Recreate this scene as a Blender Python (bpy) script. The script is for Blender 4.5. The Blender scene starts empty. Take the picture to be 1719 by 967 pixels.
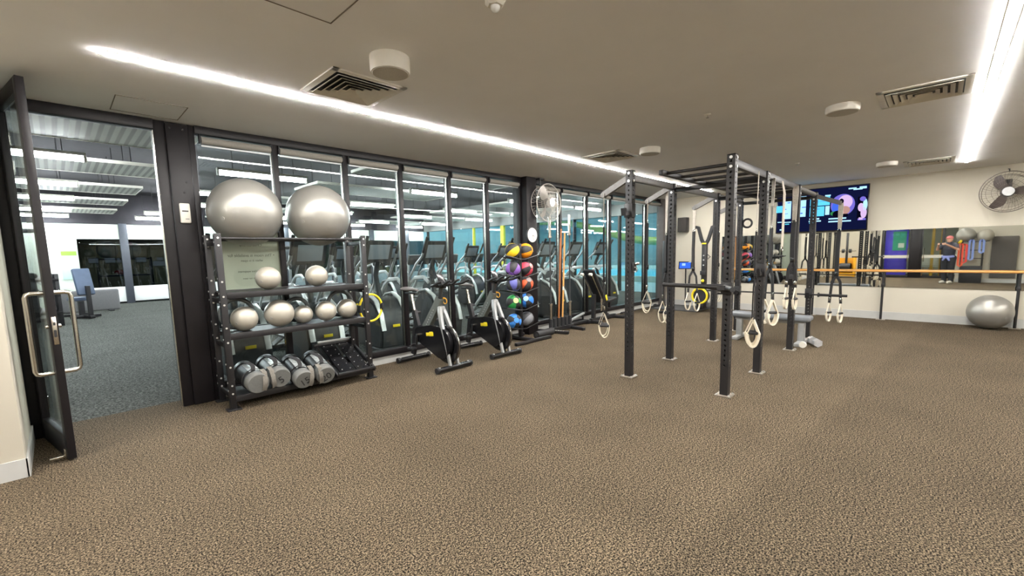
import bpy, bmesh, math, random
from mathutils import Vector, Matrix
random.seed(7)
PI = math.pi
S = bpy.context.scene
COL = S.collection

# ------------------------------------------------------------------ camera
cam_d = bpy.data.cameras.new('camera')
cam = bpy.data.objects.new('camera', cam_d); COL.objects.link(cam)
RX = Vector((0.69153748, -0.72202415, -0.02137851))
RY = Vector((0.09723299, 0.06371905, 0.99321983))
RZ = Vector((-0.71576648, -0.68892744, 0.11426868))
M = Matrix.Identity(4)
for i in range(3):
    M[i][0] = RX[i]; M[i][1] = RY[i]; M[i][2] = RZ[i]
M[2][3] = 1.45
cam.matrix_world = M
cam_d.sensor_fit = 'HORIZONTAL'; cam_d.sensor_width = 36.0
cam_d.lens = 738.14 / 1719 * 36.0
cam_d.shift_x = (859.5 - 866.5) / 1719
cam_d.shift_y = (509.77 - 483.5) / 1719
cam_d.clip_start = 0.01; cam_d.clip_end = 200
S.camera = cam

# ------------------------------------------------------------------ light and exposure
W = bpy.data.worlds.new('world'); S.world = W; W.use_nodes = True
W.node_tree.nodes['Background'].inputs[0].default_value = (0.25, 0.3, 0.35, 1)
W.node_tree.nodes['Background'].inputs[1].default_value = 0.05
S.view_settings.view_transform = 'Standard'; S.view_settings.look = 'None'
S.view_settings.exposure = 0.0; S.view_settings.gamma = 1.0
S.view_settings.use_curve_mapping = False
LED_POWER = 300.0     # studio ceiling strips
TUBE_POWER = 170.0    # gym fluorescent tubes
S.cycles.max_bounces = 10; S.cycles.diffuse_bounces = 5; S.cycles.glossy_bounces = 5
S.cycles.transparent_max_bounces = 24; S.cycles.transmission_bounces = 8
S.cycles.sample_clamp_indirect = 6.0
S.cycles.caustics_reflective = False; S.cycles.caustics_refractive = False

# ------------------------------------------------------------------ materials
def lin(c):
    return tuple((x / 12.92 if x <= 0.04045 else ((x + 0.055) / 1.055) ** 2.4) for x in c)
MATS = {}
def mat(name, rgb, rough=0.5, metal=0.0, spec=0.5, noise=None, bump=None, coat=0.0, emit=None):
    """rgb in display (sRGB 0-255); noise=(scale, amount); bump=(scale, strength)"""
    if name in MATS: return MATS[name]
    m = bpy.data.materials.new(name); m.use_nodes = True
    nt = m.node_tree; b = nt.nodes['Principled BSDF']
    c = lin([v / 255 for v in rgb])
    b.inputs['Base Color'].default_value = (*c, 1)
    b.inputs['Roughness'].default_value = rough; b.inputs['Metallic'].default_value = metal
    b.inputs['Specular IOR Level'].default_value = spec
    if coat: b.inputs['Coat Weight'].default_value = coat; b.inputs['Coat Roughness'].default_value = 0.1
    if noise or bump:
        tc = nt.nodes.new('ShaderNodeTexCoord')
    if noise:
        n = nt.nodes.new('ShaderNodeTexNoise'); n.inputs['Scale'].default_value = noise[0]; n.inputs['Detail'].default_value = 4
        nt.links.new(tc.outputs['Object'], n.inputs['Vector'])
        mp = nt.nodes.new('ShaderNodeMapRange')
        mp.inputs[1].default_value = 0.3; mp.inputs[2].default_value = 0.7
        mp.inputs[3].default_value = 1 - noise[1]; mp.inputs[4].default_value = 1 + noise[1]
        nt.links.new(n.outputs['Fac'], mp.inputs[0])
        mx = nt.nodes.new('ShaderNodeMix'); mx.data_type = 'RGBA'; mx.blend_type = 'MULTIPLY'
        mx.inputs[0].default_value = 1.0; mx.inputs[6].default_value = (*c, 1)
        nt.links.new(mp.outputs[0], mx.inputs[7]); nt.links.new(mx.outputs[2], b.inputs['Base Color'])
    if bump:
        n2 = nt.nodes.new('ShaderNodeTexNoise'); n2.inputs['Scale'].default_value = bump[0]; n2.inputs['Detail'].default_value = 3
        nt.links.new(tc.outputs['Object'], n2.inputs['Vector'])
        bp = nt.nodes.new('ShaderNodeBump'); bp.inputs['Strength'].default_value = bump[1]; bp.inputs['Distance'].default_value = 0.01
        nt.links.new(n2.outputs['Fac'], bp.inputs['Height']); nt.links.new(bp.outputs[0], b.inputs['Normal'])
    if emit:
        b.inputs['Emission Color'].default_value = (*c, 1); b.inputs['Emission Strength'].default_value = emit
    MATS[name] = m
    return m
def emis(name, rgb, power):
    if name in MATS: return MATS[name]
    m = bpy.data.materials.new(name); m.use_nodes = True
    nt = m.node_tree; nt.nodes.clear()
    e = nt.nodes.new('ShaderNodeEmission'); o = nt.nodes.new('ShaderNodeOutputMaterial')
    e.inputs[0].default_value = (*lin([v / 255 for v in rgb]), 1); e.inputs[1].default_value = power
    nt.links.new(e.outputs[0], o.inputs[0]); MATS[name] = m
    return m
def glass_mat(name, tint=(1, 1, 1), ior=1.5):
    m = bpy.data.materials.new(name); m.use_nodes = True
    nt = m.node_tree; nt.nodes.clear()
    o = nt.nodes.new('ShaderNodeOutputMaterial'); mx = nt.nodes.new('ShaderNodeMixShader')
    t = nt.nodes.new('ShaderNodeBsdfTransparent'); g = nt.nodes.new('ShaderNodeBsdfGlossy')
    # facing-independent Schlick reflectance, so both faces of a pane behave alike
    ge = nt.nodes.new('ShaderNodeNewGeometry'); dt = nt.nodes.new('ShaderNodeVectorMath'); dt.operation = 'DOT_PRODUCT'
    nt.links.new(ge.outputs['Normal'], dt.inputs[0]); nt.links.new(ge.outputs['Incoming'], dt.inputs[1])
    def mth(op, a, b_=None):
        n = nt.nodes.new('ShaderNodeMath'); n.operation = op
        for k, v in enumerate((a, b_)):
            if v is None: continue
            if isinstance(v, (int, float)): n.inputs[k].default_value = v
            else: nt.links.new(v, n.inputs[k])
        return n.outputs[0]
    r0 = ((ior - 1) / (ior + 1)) ** 2
    sch = mth('ADD', mth('MULTIPLY', mth('POWER', mth('SUBTRACT', 1.0, mth('ABSOLUTE', dt.outputs['Value'])), 5.0), 1 - r0), r0)
    t.inputs[0].default_value = (*tint, 1); g.inputs['Roughness'].default_value = 0.0
    nt.links.new(sch, mx.inputs[0]); nt.links.new(t.outputs[0], mx.inputs[1]); nt.links.new(g.outputs[0], mx.inputs[2])
    nt.links.new(mx.outputs[0], o.inputs[0]); MATS[name] = m
    return m
def carpet_mat(name, dark, light, scale, edge_line=False, contrast=1.0):
    m = bpy.data.materials.new(name); m.use_nodes = True
    nt = m.node_tree; b = nt.nodes['Principled BSDF']; N = nt.nodes.new; L = nt.links.new
    tc = N('ShaderNodeTexCoord')
    n1 = N('ShaderNodeTexNoise'); n1.inputs['Scale'].default_value = scale; n1.inputs['Detail'].default_value = 2.0; n1.inputs['Roughness'].default_value = 0.6
    L(tc.outputs['Object'], n1.inputs['Vector'])
    r = N('ShaderNodeValToRGB'); r.color_ramp.elements[0].position = 0.5 - 0.1 / contrast; r.color_ramp.elements[1].position = 0.5 + 0.1 / contrast
    r.color_ramp.elements[0].color = (*lin([v / 255 for v in dark]), 1); r.color_ramp.elements[1].color = (*lin([v / 255 for v in light]), 1)
    L(n1.outputs['Fac'], r.inputs[0])
    n2 = N('ShaderNodeTexNoise'); n2.inputs['Scale'].default_value = 1.3; n2.inputs['Detail'].default_value = 3
    L(tc.outputs['Object'], n2.inputs['Vector'])
    mp = N('ShaderNodeMapRange'); mp.inputs[1].default_value = 0.3; mp.inputs[2].default_value = 0.7; mp.inputs[3].default_value = 0.88; mp.inputs[4].default_value = 1.1
    L(n2.outputs['Fac'], mp.inputs[0])
    mx = N('ShaderNodeMix'); mx.data_type = 'RGBA'; mx.blend_type = 'MULTIPLY'; mx.inputs[0].default_value = 1
    L(r.outputs[0], mx.inputs[6]); L(mp.outputs[0], mx.inputs[7])
    n3 = N('ShaderNodeTexNoise'); n3.inputs['Scale'].default_value = scale * .5; n3.inputs['Detail'].default_value = 1
    L(tc.outputs['Object'], n3.inputs['Vector'])
    m3 = N('ShaderNodeMapRange'); m3.inputs[1].default_value = 0.36; m3.inputs[2].default_value = 0.64; m3.inputs[3].default_value = 0.62; m3.inputs[4].default_value = 1.38
    L(n3.outputs['Fac'], m3.inputs[0])
    mz = N('ShaderNodeMix'); mz.data_type = 'RGBA'; mz.blend_type = 'MULTIPLY'; mz.inputs[0].default_value = 1
    L(mx.outputs[2], mz.inputs[6]); L(m3.outputs[0], mz.inputs[7])
    out = mz.outputs[2]
    if edge_line:   # darker base colour to the right of a slanting line
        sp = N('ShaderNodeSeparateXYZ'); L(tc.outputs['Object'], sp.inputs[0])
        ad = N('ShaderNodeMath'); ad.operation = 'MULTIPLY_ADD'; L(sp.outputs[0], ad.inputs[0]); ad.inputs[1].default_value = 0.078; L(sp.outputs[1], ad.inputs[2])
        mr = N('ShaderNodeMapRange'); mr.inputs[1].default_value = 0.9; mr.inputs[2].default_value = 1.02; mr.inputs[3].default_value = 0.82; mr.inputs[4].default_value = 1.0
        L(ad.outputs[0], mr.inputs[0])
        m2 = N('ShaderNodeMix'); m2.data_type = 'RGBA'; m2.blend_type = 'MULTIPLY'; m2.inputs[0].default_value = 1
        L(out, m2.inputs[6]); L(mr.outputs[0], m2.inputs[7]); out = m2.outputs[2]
    L(out, b.inputs['Base Color']); b.inputs['Roughness'].default_value = 0.95; b.inputs['Specular IOR Level'].default_value = 0.1
    bp = N('ShaderNodeBump'); bp.inputs['Strength'].default_value = 1.0; bp.inputs['Distance'].default_value = 0.012
    L(n1.outputs['Fac'], bp.inputs['Height']); L(bp.outputs[0], b.inputs['Normal'])
    MATS[name] = m
    return m
def wood_mat(name, a, b2):
    m = bpy.data.materials.new(name); m.use_nodes = True
    nt = m.node_tree; b = nt.nodes['Principled BSDF']; N = nt.nodes.new; L = nt.links.new
    tc = N('ShaderNodeTexCoord'); mpg = N('ShaderNodeMapping'); mpg.inputs['Scale'].default_value = (30, 2, 30)
    L(tc.outputs['Object'], mpg.inputs[0])
    n = N('ShaderNodeTexNoise'); n.inputs['Scale'].default_value = 3; n.inputs['Detail'].default_value = 5; L(mpg.outputs[0], n.inputs['Vector'])
    r = N('ShaderNodeValToRGB'); r.color_ramp.elements[0].color = (*lin([v / 255 for v in a]), 1); r.color_ramp.elements[1].color = (*lin([v / 255 for v in b2]), 1)
    r.color_ramp.elements[0].position = 0.3; r.color_ramp.elements[1].position = 0.7
    L(n.outputs['Fac'], r.inputs[0]); L(r.outputs[0], b.inputs['Base Color']); b.inputs['Roughness'].default_value = 0.4
    MATS[name] = m
    return m
def ball_mat(name, rgb, rough=0.32, metal=0.55, ring=90):
    m = mat(name, rgb, rough, metal)
    nt = m.node_tree; b = nt.nodes['Principled BSDF']; N = nt.nodes.new; L = nt.links.new
    tc = N('ShaderNodeTexCoord'); w = N('ShaderNodeTexWave'); w.wave_type = 'BANDS'; w.bands_direction = 'Z'
    w.inputs['Scale'].default_value = ring; w.inputs['Distortion'].default_value = 0.0
    L(tc.outputs['Object'], w.inputs['Vector'])
    bp = N('ShaderNodeBump'); bp.inputs['Strength'].default_value = 0.12; bp.inputs['Distance'].default_value = 0.004
    L(w.outputs['Fac'], bp.inputs['Height']); L(bp.outputs[0], b.inputs['Normal'])
    return m

STEEL = mat('black_powder_coat', (25, 24, 26), 0.42, 0.0, 0.5, noise=(25, 0.12), bump=(400, 0.05))
FRAME = mat('dark_bronze_frame', (22, 19, 21), 0.45, 0.0, 0.3, noise=(6, 0.15))
RUBBER = mat('black_rubber', (28, 28, 30), 0.6, noise=(40, 0.1))
GLOSSB = mat('gloss_black_plastic', (24, 24, 26), 0.22, noise=(10, 0.1))
CHROME = mat('brushed_steel', (200, 196, 186), 0.22, 1.0, noise=(30, 0.06))
BOLT = mat('zinc_bolt', (225, 225, 222), 0.3, 0.7, noise=(50, 0.05))
SILVER = mat('silver_paint', (176, 178, 178), 0.35, 0.5, noise=(20, 0.06))
GREYP = mat('grey_green_paint', (104, 110, 106), 0.42, 0.25, noise=(20, 0.08))
GREYD = mat('charcoal_plastic', (46, 48, 50), 0.5, noise=(15, 0.1))
WHITEP = mat('white_plastic', (224, 220, 208), 0.45, noise=(20, 0.03))
WALLP = mat('warm_white_wall_paint', (194, 188, 172), 0.85, noise=(3, 0.015), bump=(220, 0.04))
CEILP = mat('ceiling_paint', (245, 246, 246), 0.9, noise=(2, 0.02), bump=(160, 0.05))
SKIRT = mat('grey_skirting', (176, 176, 172), 0.5, noise=(8, 0.04))
CARPET = carpet_mat('speckled_brown_carpet', (9, 7, 5), (124, 110, 90), 128, edge_line=True)
GYMFLOOR = carpet_mat('dark_grey_carpet', (50, 52, 50), (100, 103, 98), 60, contrast=0.8)
GLASS = glass_mat('clear_glass', (0.93, 0.97, 0.96))
MIRROR = mat('mirror_silver', (232, 236, 233), 0.015, 1.0, noise=(1, 0.005))
LED = emis('led_strip_light', (254, 250, 246), LED_POWER)
TUBE = emis('fluorescent_tube_light', (238, 246, 250), TUBE_POWER)
YELLOW = mat('yellow_plastic', (238, 214, 40), 0.45, noise=(15, 0.06))
BALL = ball_mat('silver_pearl_vinyl', (156, 154, 147))
BALL2 = ball_mat('pale_grey_vinyl', (172, 167, 154), 0.36, 0.25, 60)
WEB = mat('pale_webbing', (176, 168, 156), 0.85, noise=(120, 0.25))
BWEB = mat('black_webbing', (30, 29, 30), 0.8, noise=(120, 0.25))
FOAM = mat('off_white_foam', (226, 216, 194), 0.7, noise=(40, 0.05))
WOOD = wood_mat('oak_rail', (190, 132, 66), (222, 170, 98))
WOODD = wood_mat('brown_dowel', (128, 74, 36), (176, 110, 60))
PAD = mat('black_vinyl_pad', (32, 32, 34), 0.45, noise=(12, 0.1), bump=(60, 0.1))
GPAD = mat('grey_vinyl_pad', (108, 112, 116), 0.45, noise=(12, 0.08))

# ------------------------------------------------------------------ mesh helper
class MB:
    def __init__(s): s.bm = bmesh.new(); s.mats = []
    def _m(s, m):
        if m not in s.mats: s.mats.append(m)
        return s.mats.index(m)
    def _fin(s, geom_faces, m):
        i = s._m(m)
        for f in geom_faces: f.material_index = i
    def box(s, c, d, m, rot=None, bev=0.0, seg=2):
        r = bmesh.ops.create_cube(s.bm, size=1.0); vs = r['verts']
        for v in vs:
            v.co = Vector((v.co.x * d[0], v.co.y * d[1], v.co.z * d[2]))
        fs = list({f for v in vs for f in v.link_faces})
        s._fin(fs, m)
        if bev:
            es = list({e for v in vs for e in v.link_edges})
            rr = bmesh.ops.bevel(s.bm, geom=es, offset=min(bev, min(d) * 0.49), segments=seg, affect='EDGES', profile=0.5)
            s._fin(rr['faces'], m)
            vs = list({v for f in rr['faces'] for v in f.verts} | {v for v in vs if v.is_valid})
            fs = {f for v in vs for f in v.link_faces}; s._fin(fs, m)
        for v in vs:
            p = v.co.copy()
            if rot is not None: p = rot @ p
            v.co = p + Vector(c)
        return s
    def bx(s, x0, x1, y0, y1, z0, z1, m, bev=0.0):
        return s.box(((x0 + x1) / 2, (y0 + y1) / 2, (z0 + z1) / 2), (abs(x1 - x0), abs(y1 - y0), abs(z1 - z0)), m, None, bev)
    def cyl(s, p0, p1, r, m, r1=None, n=14, caps=True):
        return s.tube([p0, p1], r, m, n, radii=[r, r if r1 is None else r1], caps=caps)
    def tube(s, pts, r, m, n=8, closed=False, radii=None, caps=True, flat=None, up=None):
        P = [Vector(p) for p in pts]; k = len(P); rings = []
        def tan(i):
            if closed: return (P[(i + 1) % k] - P[i - 1]).normalized()
            if i == 0: return (P[1] - P[0]).normalized()
            if i == k - 1: return (P[-1] - P[-2]).normalized()
            a = (P[i] - P[i - 1]).normalized() + (P[i + 1] - P[i]).normalized()
            return a.normalized() if a.length > 1e-6 else (P[i + 1] - P[i]).normalized()
        t0 = tan(0)
        u = Vector(up) if up else (Vector((0, 0, 1)) if abs(t0.z) < 0.9 else Vector((1, 0, 0)))
        u = (u - t0 * u.dot(t0)).normalized()
        for i in range(k):
            t = tan(i); u = (u - t * u.dot(t))
            if u.length < 1e-5: u = t.orthogonal()
            u.normalize(); w = t.cross(u)
            rr = radii[i] if radii else r
            a, b = (rr, rr) if flat is None else (rr * flat[0], rr * flat[1])
            if flat is not None and n == 4:
                ring = [s.bm.verts.new(P[i] + u * sx * a + w * sy * b) for sx, sy in ((1, 1), (1, -1), (-1, -1), (-1, 1))]
            else:
                ring = [s.bm.verts.new(P[i] + u * math.cos(2 * PI * j / n) * a + w * math.sin(2 * PI * j / n) * b) for j in range(n)]
            rings.append(ring)
        fs = []
        for i in range(k if closed else k - 1):
            A = rings[i]; B = rings[(i + 1) % k]
            for j in range(n):
                try: fs.append(s.bm.faces.new((A[j], A[(j + 1) % n], B[(j + 1) % n], B[j])))
                except ValueError: pass
        if caps and not closed:
            fs.append(s.bm.faces.new(list(reversed(rings[0])))); fs.append(s.bm.faces.new(rings[-1]))
        s._fin(fs, m)
        return s
    def sph(s, c, r, m, sc=(1, 1, 1), seg=24, rings=14, rot=None):
        q = bmesh.ops.create_uvsphere(s.bm, u_segments=seg, v_segments=rings, radius=r)
        for v in q['verts']:
            p = Vector((v.co.x * sc[0], v.co.y * sc[1], v.co.z * sc[2]))
            if rot is not None: p = rot @ p
            v.co = p + Vector(c)
        s._fin({f for v in q['verts'] for f in v.link_faces}, m)
        return s
    def torus(s, c, R, r, m, axis='z', n=36, k=8, rot=None, arc=(0, 2 * PI)):
        full = abs(arc[1] - arc[0] - 2 * PI) < 1e-6
        cnt = n if full else n + 1
        pts = []
        for i in range(cnt):
            a = arc[0] + (arc[1] - arc[0]) * i / n
            x, y = R * math.cos(a), R * math.sin(a)
            p = {'z': (x, y, 0), 'y': (x, 0, y), 'x': (0, x, y)}[axis]
            p = Vector(p)
            if rot is not None: p = rot @ p
            pts.append(p + Vector(c))
        return s.tube(pts, r, m, k, closed=full)
    def lathe(s, prof, m, c=(0, 0, 0), n=28, rot=None):
        rings = []
        for (r, z) in prof:
            ring = []
            for j in range(n):
                p = Vector((r * math.cos(2 * PI * j / n), r * math.sin(2 * PI * j / n), z))
                if rot is not None: p = rot @ p
                ring.append(s.bm.verts.new(p + Vector(c)))
            rings.append(ring)
        fs = []
        for i in range(len(rings) - 1):
            for j in range(n):
                fs.append(s.bm.faces.new((rings[i][j], rings[i][(j + 1) % n], rings[i + 1][(j + 1) % n], rings[i + 1][j])))
        fs.append(s.bm.faces.new(list(reversed(rings[0])))); fs.append(s.bm.faces.new(rings[-1]))
        s._fin(fs, m)
        return s
    def prism(s, poly, a, b, m, axis='x'):
        """poly: 2-D outline; extruded from a to b along axis. axis x: (y,z), y: (x,z), z: (x,y)"""
        def P(p, t):
            return {'x': (t, p[0], p[1]), 'y': (p[0], t, p[1]), 'z': (p[0], p[1], t)}[axis]
        A = [s.bm.verts.new(P(p, a)) for p in poly]; B = [s.bm.verts.new(P(p, b)) for p in poly]
        n = len(poly); fs = [s.bm.faces.new(A), s.bm.faces.new(list(reversed(B)))]
        for i in range(n):
            fs.append(s.bm.faces.new((A[i], B[i], B[(i + 1) % n], A[(i + 1) % n])))
        s._fin(fs, m)
        return s
    def build(s, name, parent=None, loc=(0, 0, 0), rot=(0, 0, 0), smooth=True, kind=None, label=None):
        bmesh.ops.recalc_face_normals(s.bm, faces=s.bm.faces)
        me = bpy.data.meshes.new(name); s.bm.to_mesh(me); s.bm.free()
        for m in s.mats: me.materials.append(m)
        if smooth:
            me.polygons.foreach_set('use_smooth', [True] * len(me.polygons))
            try: me.set_sharp_from_angle(angle=math.radians(38))
            except Exception: pass
        o = bpy.data.objects.new(name, me); COL.objects.link(o)
        o.location = loc; o.rotation_euler = rot
        if parent is not None: o.parent = parent
        if kind: o['kind'] = kind
        if label: o['label'] = label
        return o
def tag(o, label, cat, group=None, kind=None):
    o['label'] = label; o['category'] = cat
    if group: o['group'] = group
    if kind: o['kind'] = kind
    return o
def thing(name, label, cat, loc=(0, 0, 0), rz=0.0, group=None):
    o = bpy.data.objects.new(name, None); COL.objects.link(o); o.empty_display_size = 0.1
    o.location = loc; o.rotation_euler = (0, 0, rz)
    return tag(o, label, cat, group)
def dup(o, loc=None, rz=None, label=None, parent=None):
    c = o.copy(); COL.objects.link(c)
    if parent is not None: c.parent = parent
    if loc is not None: c.location = loc
    if rz is not None: c.rotation_euler = (0, 0, rz)
    if label: c['label'] = label
    for ch in list(o.children): dup(ch, parent=c)
    return c
def text_obj(name, txt, size, m, parent, loc, rot, ext=0.001, mirror=False, align='CENTER', sx=1.0):
    cu = bpy.data.curves.new(name, 'FONT'); cu.body = txt; cu.size = size; cu.extrude = ext; cu.align_x = align; cu.align_y = 'CENTER'
    tmp = bpy.data.objects.new(name, cu); COL.objects.link(tmp)
    dg = bpy.context.evaluated_depsgraph_get(); dg.update()
    me = bpy.data.meshes.new_from_object(tmp.evaluated_get(dg))
    bpy.data.objects.remove(tmp); me.name = name
    for v in me.vertices:
        v.co.x *= (-sx if mirror else sx)
    me.materials.clear(); me.materials.append(m)
    o = bpy.data.objects.new(name, me); COL.objects.link(o)
    o.location = loc; o.rotation_euler = rot
    if parent is not None: o.parent = parent
    return o
def rotz(a): return Matrix.Rotation(a, 3, 'Z')
def rotx(a): return Matrix.Rotation(a, 3, 'X')
def roty(a): return Matrix.Rotation(a, 3, 'Y')
def struct(o): o['kind'] = 'structure'; return o
# ------------------------------------------------------------------ the studio shell
ZC = 2.751           # ceiling height
GY = 5.36            # glass line
FX = 11.2            # far wall
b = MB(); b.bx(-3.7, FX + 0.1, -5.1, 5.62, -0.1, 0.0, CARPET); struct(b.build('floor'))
b = MB(); b.bx(-3.7, FX + 0.1, -5.1, 5.5, ZC, ZC + 0.12, CEILP); struct(b.build('ceiling'))
b = MB(); b.bx(FX, FX + 0.12, -5.1, 5.5, 0, ZC, WALLP); struct(b.build('wall_far'))
b = MB(); b.bx(-3.7, FX + 0.1, -5.12, -5.0, 0, ZC, WALLP); struct(b.build('wall_right'))
# white pier left of the doorway
b = MB(); b.bx(-3.7, -0.27, 4.42, 5.5, 0, ZC, WALLP, 0.006); struct(b.build('wall_left'))
b = MB(); b.bx(-3.7, -0.262, 4.408, 4.42, 0, 0.13, SKIRT); b.bx(-0.27, -0.256, 4.408, 5.3, 0, 0.13, SKIRT); struct(b.build('baseboard_left'))
b = MB(); b.bx(FX - 0.014, FX, -5.0, 5.3, 0, 0.15, SKIRT); struct(b.build('baseboard_far'))
# wall behind the camera: solid part and the entrance with glazed doors
BX = -3.6
b = MB(); b.bx(BX - 0.1, BX, 1.95, 4.42, 0, ZC, WALLP); b.bx(BX - 0.1, BX, -5.1, -0.75, 0, ZC, WALLP); b.bx(BX - 0.1, BX, -0.75, 1.95, 2.35, ZC, WALLP)
struct(b.build('wall_back'))
b = MB(); b.bx(BX, BX + 0.014, 1.95, 4.4, 0, 0.13, SKIRT); struct(b.build('baseboard_back'))
# pier behind the camera
b = MB(); b.bx(-1.85, -1.25, -5.0, -0.46, 0, ZC, WALLP); struct(b.build('wall_side'))
b = MB(); b.bx(-1.25, -1.236, -5.0, -0.46, 0, 0.13, SKIRT); struct(b.build('baseboard_side'))

# ceiling joints: thin shadow gaps round the access hatches
JOINT = mat('joint_shadow_gap', (120, 114, 104), 0.9, noise=(9, 0.05))
def hatch(n, x0, x1, y0, y1):
    b = MB()
    for (a0, a1, c0, c1) in ((x0, x1, y0, y0 + .006), (x0, x1, y1 - .006, y1), (x0, x0 + .006, y0, y1), (x1 - .006, x1, y0, y1)):
        b.bx(a0, a1, c0, c1, ZC - 0.003, ZC + 0.002, JOINT)
    struct(b.build('trim_%d' % n))
hatch(1, 0.45, 0.92, 4.74, 5.22)
hatch(2, 0.35, 1.2, 1.95, 2.55)

# ------------------------------------------------------------------ glass partition
b = MB(); b.bx(-0.27, 0.745, GY - .05, GY + .06, 2.66, ZC, FRAME, .004); b.bx(-0.27, -0.2, GY - .05, GY + .06, 0, 2.66, FRAME, .004); struct(b.build('trim_3'))
# steel column beside the doorway: flanged box
b = MB()
b.bx(0.745, 0.835, GY - 0.02, GY + 0.12, 0, ZC, FRAME, .004)
b.bx(0.83, 1.01, GY - 0.05, GY + 0.2, 0, ZC - .01, FRAME, .012)
b.bx(1.005, 1.06, GY - 0.02, GY + 0.12, 0, ZC, FRAME, .004)
for (x, z) in ((.865, 2.69), (.965, 2.69), (.955, 2.2), (.93, 2.1)):
    b.cyl((x, GY - .056, z), (x, GY - .049, z), .009, FRAME, n=10)
struct(b.build('trim_4'))
b = MB(); b.bx(0.739, 0.746, GY - .01, GY + .05, 0.0, 2.66, CHROME); struct(b.build('trim_5'))
b = MB()
b.bx(5.70, 5.95, 5.18, 5.52, 0, ZC, FRAME, .008); b.bx(5.66, 5.71, GY - .04, GY + .06, 0, ZC, FRAME, .004); b.bx(5.94, 6.0, GY - .04, GY + .06, 0, ZC, FRAME, .004)
struct(b.build('trim_6'))
MULL = [1.06, 1.775, 2.565, 3.33, 4.15, 4.91, 5.68, 5.98, 6.81, 7.7, 8.59, 9.45, 10.25, 11.0]
b = MB()
for x0, x1 in ((1.06, 5.70), (5.95, FX)):
    b.bx(x0, x1, GY - .05, GY + .06, 2.675, ZC, FRAME, .004)
struct(b.build('trim_7'))
b = MB()
for x0, x1 in ((1.06, 5.70), (5.95, FX)):
    b.bx(x0, x1, GY - .055, GY + .06, .105, .185, FRAME, .006)
struct(b.build('trim_8'))
b = MB(); b.bx(1.06, 5.70, GY - .03, GY + .04, 0, .105, SKIRT); b.bx(5.95, FX, GY - .03, GY + .04, 0, .105, SKIRT); struct(b.build('baseboard_glass'))
b = MB(); b.bx(10.98, 11.19, GY - .14, GY + .05, 0, ZC, mat('grey_steel_jamb', (96, 92, 90), .5, .1, noise=(8, .08)), .006); struct(b.build('trim_9'))
BLIND = mat('grey_blind_fabric', (128, 124, 116), .8, noise=(60, .06))
wn = 0; blinds = []
for i in range(len(MULL) - 1):
    x0, x1 = MULL[i], MULL[i + 1]
    if abs(x0 - 5.68) < .01: continue
    wn += 1
    b = MB(); b.bx(x0 + .02, x1 - .02, GY, GY + .01, .18, 2.68, GLASS)
    w = struct(b.build('window_%d' % wn, smooth=False))
    if x1 not in (5.68, 11.0):
        f = MB(); f.bx(x1 - .028, x1 + .028, GY - .05, GY + .06, .18, 2.68, FRAME, .004); f.bx(x1 - .034, x1 - .028, GY - .012, GY + .02, .18, 2.66, CHROME)
        f.build('window_frame', w)
    # roller blind, rolled up under the head rail
    r = thing('roller_blind', 'x', 'blind', ((x0 + x1) / 2, GY - .045, 2.615), 0, 'rolled up blinds along the glass wall')
    h = (x1 - x0) / 2 - .045
    q = MB(); q.cyl((-h, 0, 0), (h, 0, 0), .036, BLIND, n=18); q.build('blind_roll', r)
    q = MB(); q.box((0, .006, -.048), (2 * h, .012, .018), SILVER, bev=.004); q.build('bottom_bar', r)
    for sx in (-1, 1):
        q = MB(); q.box((sx * (h + .012), .0, .01), (.012, .06, .09), FRAME, bev=.004); q.build('bracket', r)
    blinds.append(r)
ordn = ['first', 'second', 'third', 'fourth', 'fifth', 'sixth', 'seventh', 'eighth', 'ninth', 'tenth', 'eleventh', 'twelfth']
spots = ['above the left big silver ball, beside the steel column', 'above the right big silver ball', 'over the pane right of the storage rack', 'over the pane behind the nearer spin bike', 'over the pane behind the farther spin bike',
         'over the pane left of the clock column', 'over the pane behind the ceiling hung fan', 'over the pane behind the barbells and dowels', 'over the pane behind the incline bench', 'over the pane left of the nearest rig post', 'over the pane seen past the nearest rig post', 'over the last pane before the far corner']
for r, sp in zip(blinds, spots): r['label'] = 'grey rolled up blind ' + sp

# ------------------------------------------------------------------ open door leaf with pull handles
d = thing('door_1', 'x', 'door', (-0.19, 5.3, 0)); del d['label'], d['category']; struct(d)
ang = math.atan2(4.53 - 5.3, -0.05 + 0.19)
d.rotation_euler = (0, 0, ang)
L_ = 0.79; T = .045; H_ = 2.70
b = MB()
b.bx(0, .09, -T / 2, T / 2, .012, H_, FRAME, .004); b.bx(L_ - .07, L_, -T / 2, T / 2, .012, H_, FRAME, .004)
b.bx(.09, L_ - .07, -T / 2, T / 2, .012, .19, FRAME, .004); b.bx(.09, L_ - .07, -T / 2, T / 2, H_ - .1, H_, FRAME, .004)
b.build('door_frame', d)
b = MB(); b.bx(.085, L_ - .065, -.005, .005, .18, H_ - .09, GLASS); b.build('door_pane', d, smooth=False)
for s_ in (-1, 1):
    b = MB(); y = s_ * .115; x = L_ - .05
    pts = [(x, s_ * .02, .66), (x, y - s_ * .03, .66), (x, y - s_ * .008, .668), (x, y, .69), (x, y, 1.21), (x, y - s_ * .008, 1.232), (x, y - s_ * .03, 1.24), (x, s_ * .02, 1.24)]
    b.tube(pts, .0155, CHROME, 12)
    b.build('pull_handle', d, label='chrome pull handle')
b = MB(); b.box((L_ + .002, 0, .97), (.006, .026, .2), CHROME, bev=.002); b.box((L_ + .006, 0, .95), (.004, .014, .05), RUBBER); b.box((L_ + .006, 0, 1.02), (.004, .012, .02), RUBBER)
for s_ in (-1, 1): b.cyl((L_ - .03, s_ * .022, 1.0), (L_ - .03, s_ * .04, 1.0), .014, CHROME, n=12)
b.build('lock_plate', d, label='steel lock plate')
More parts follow.
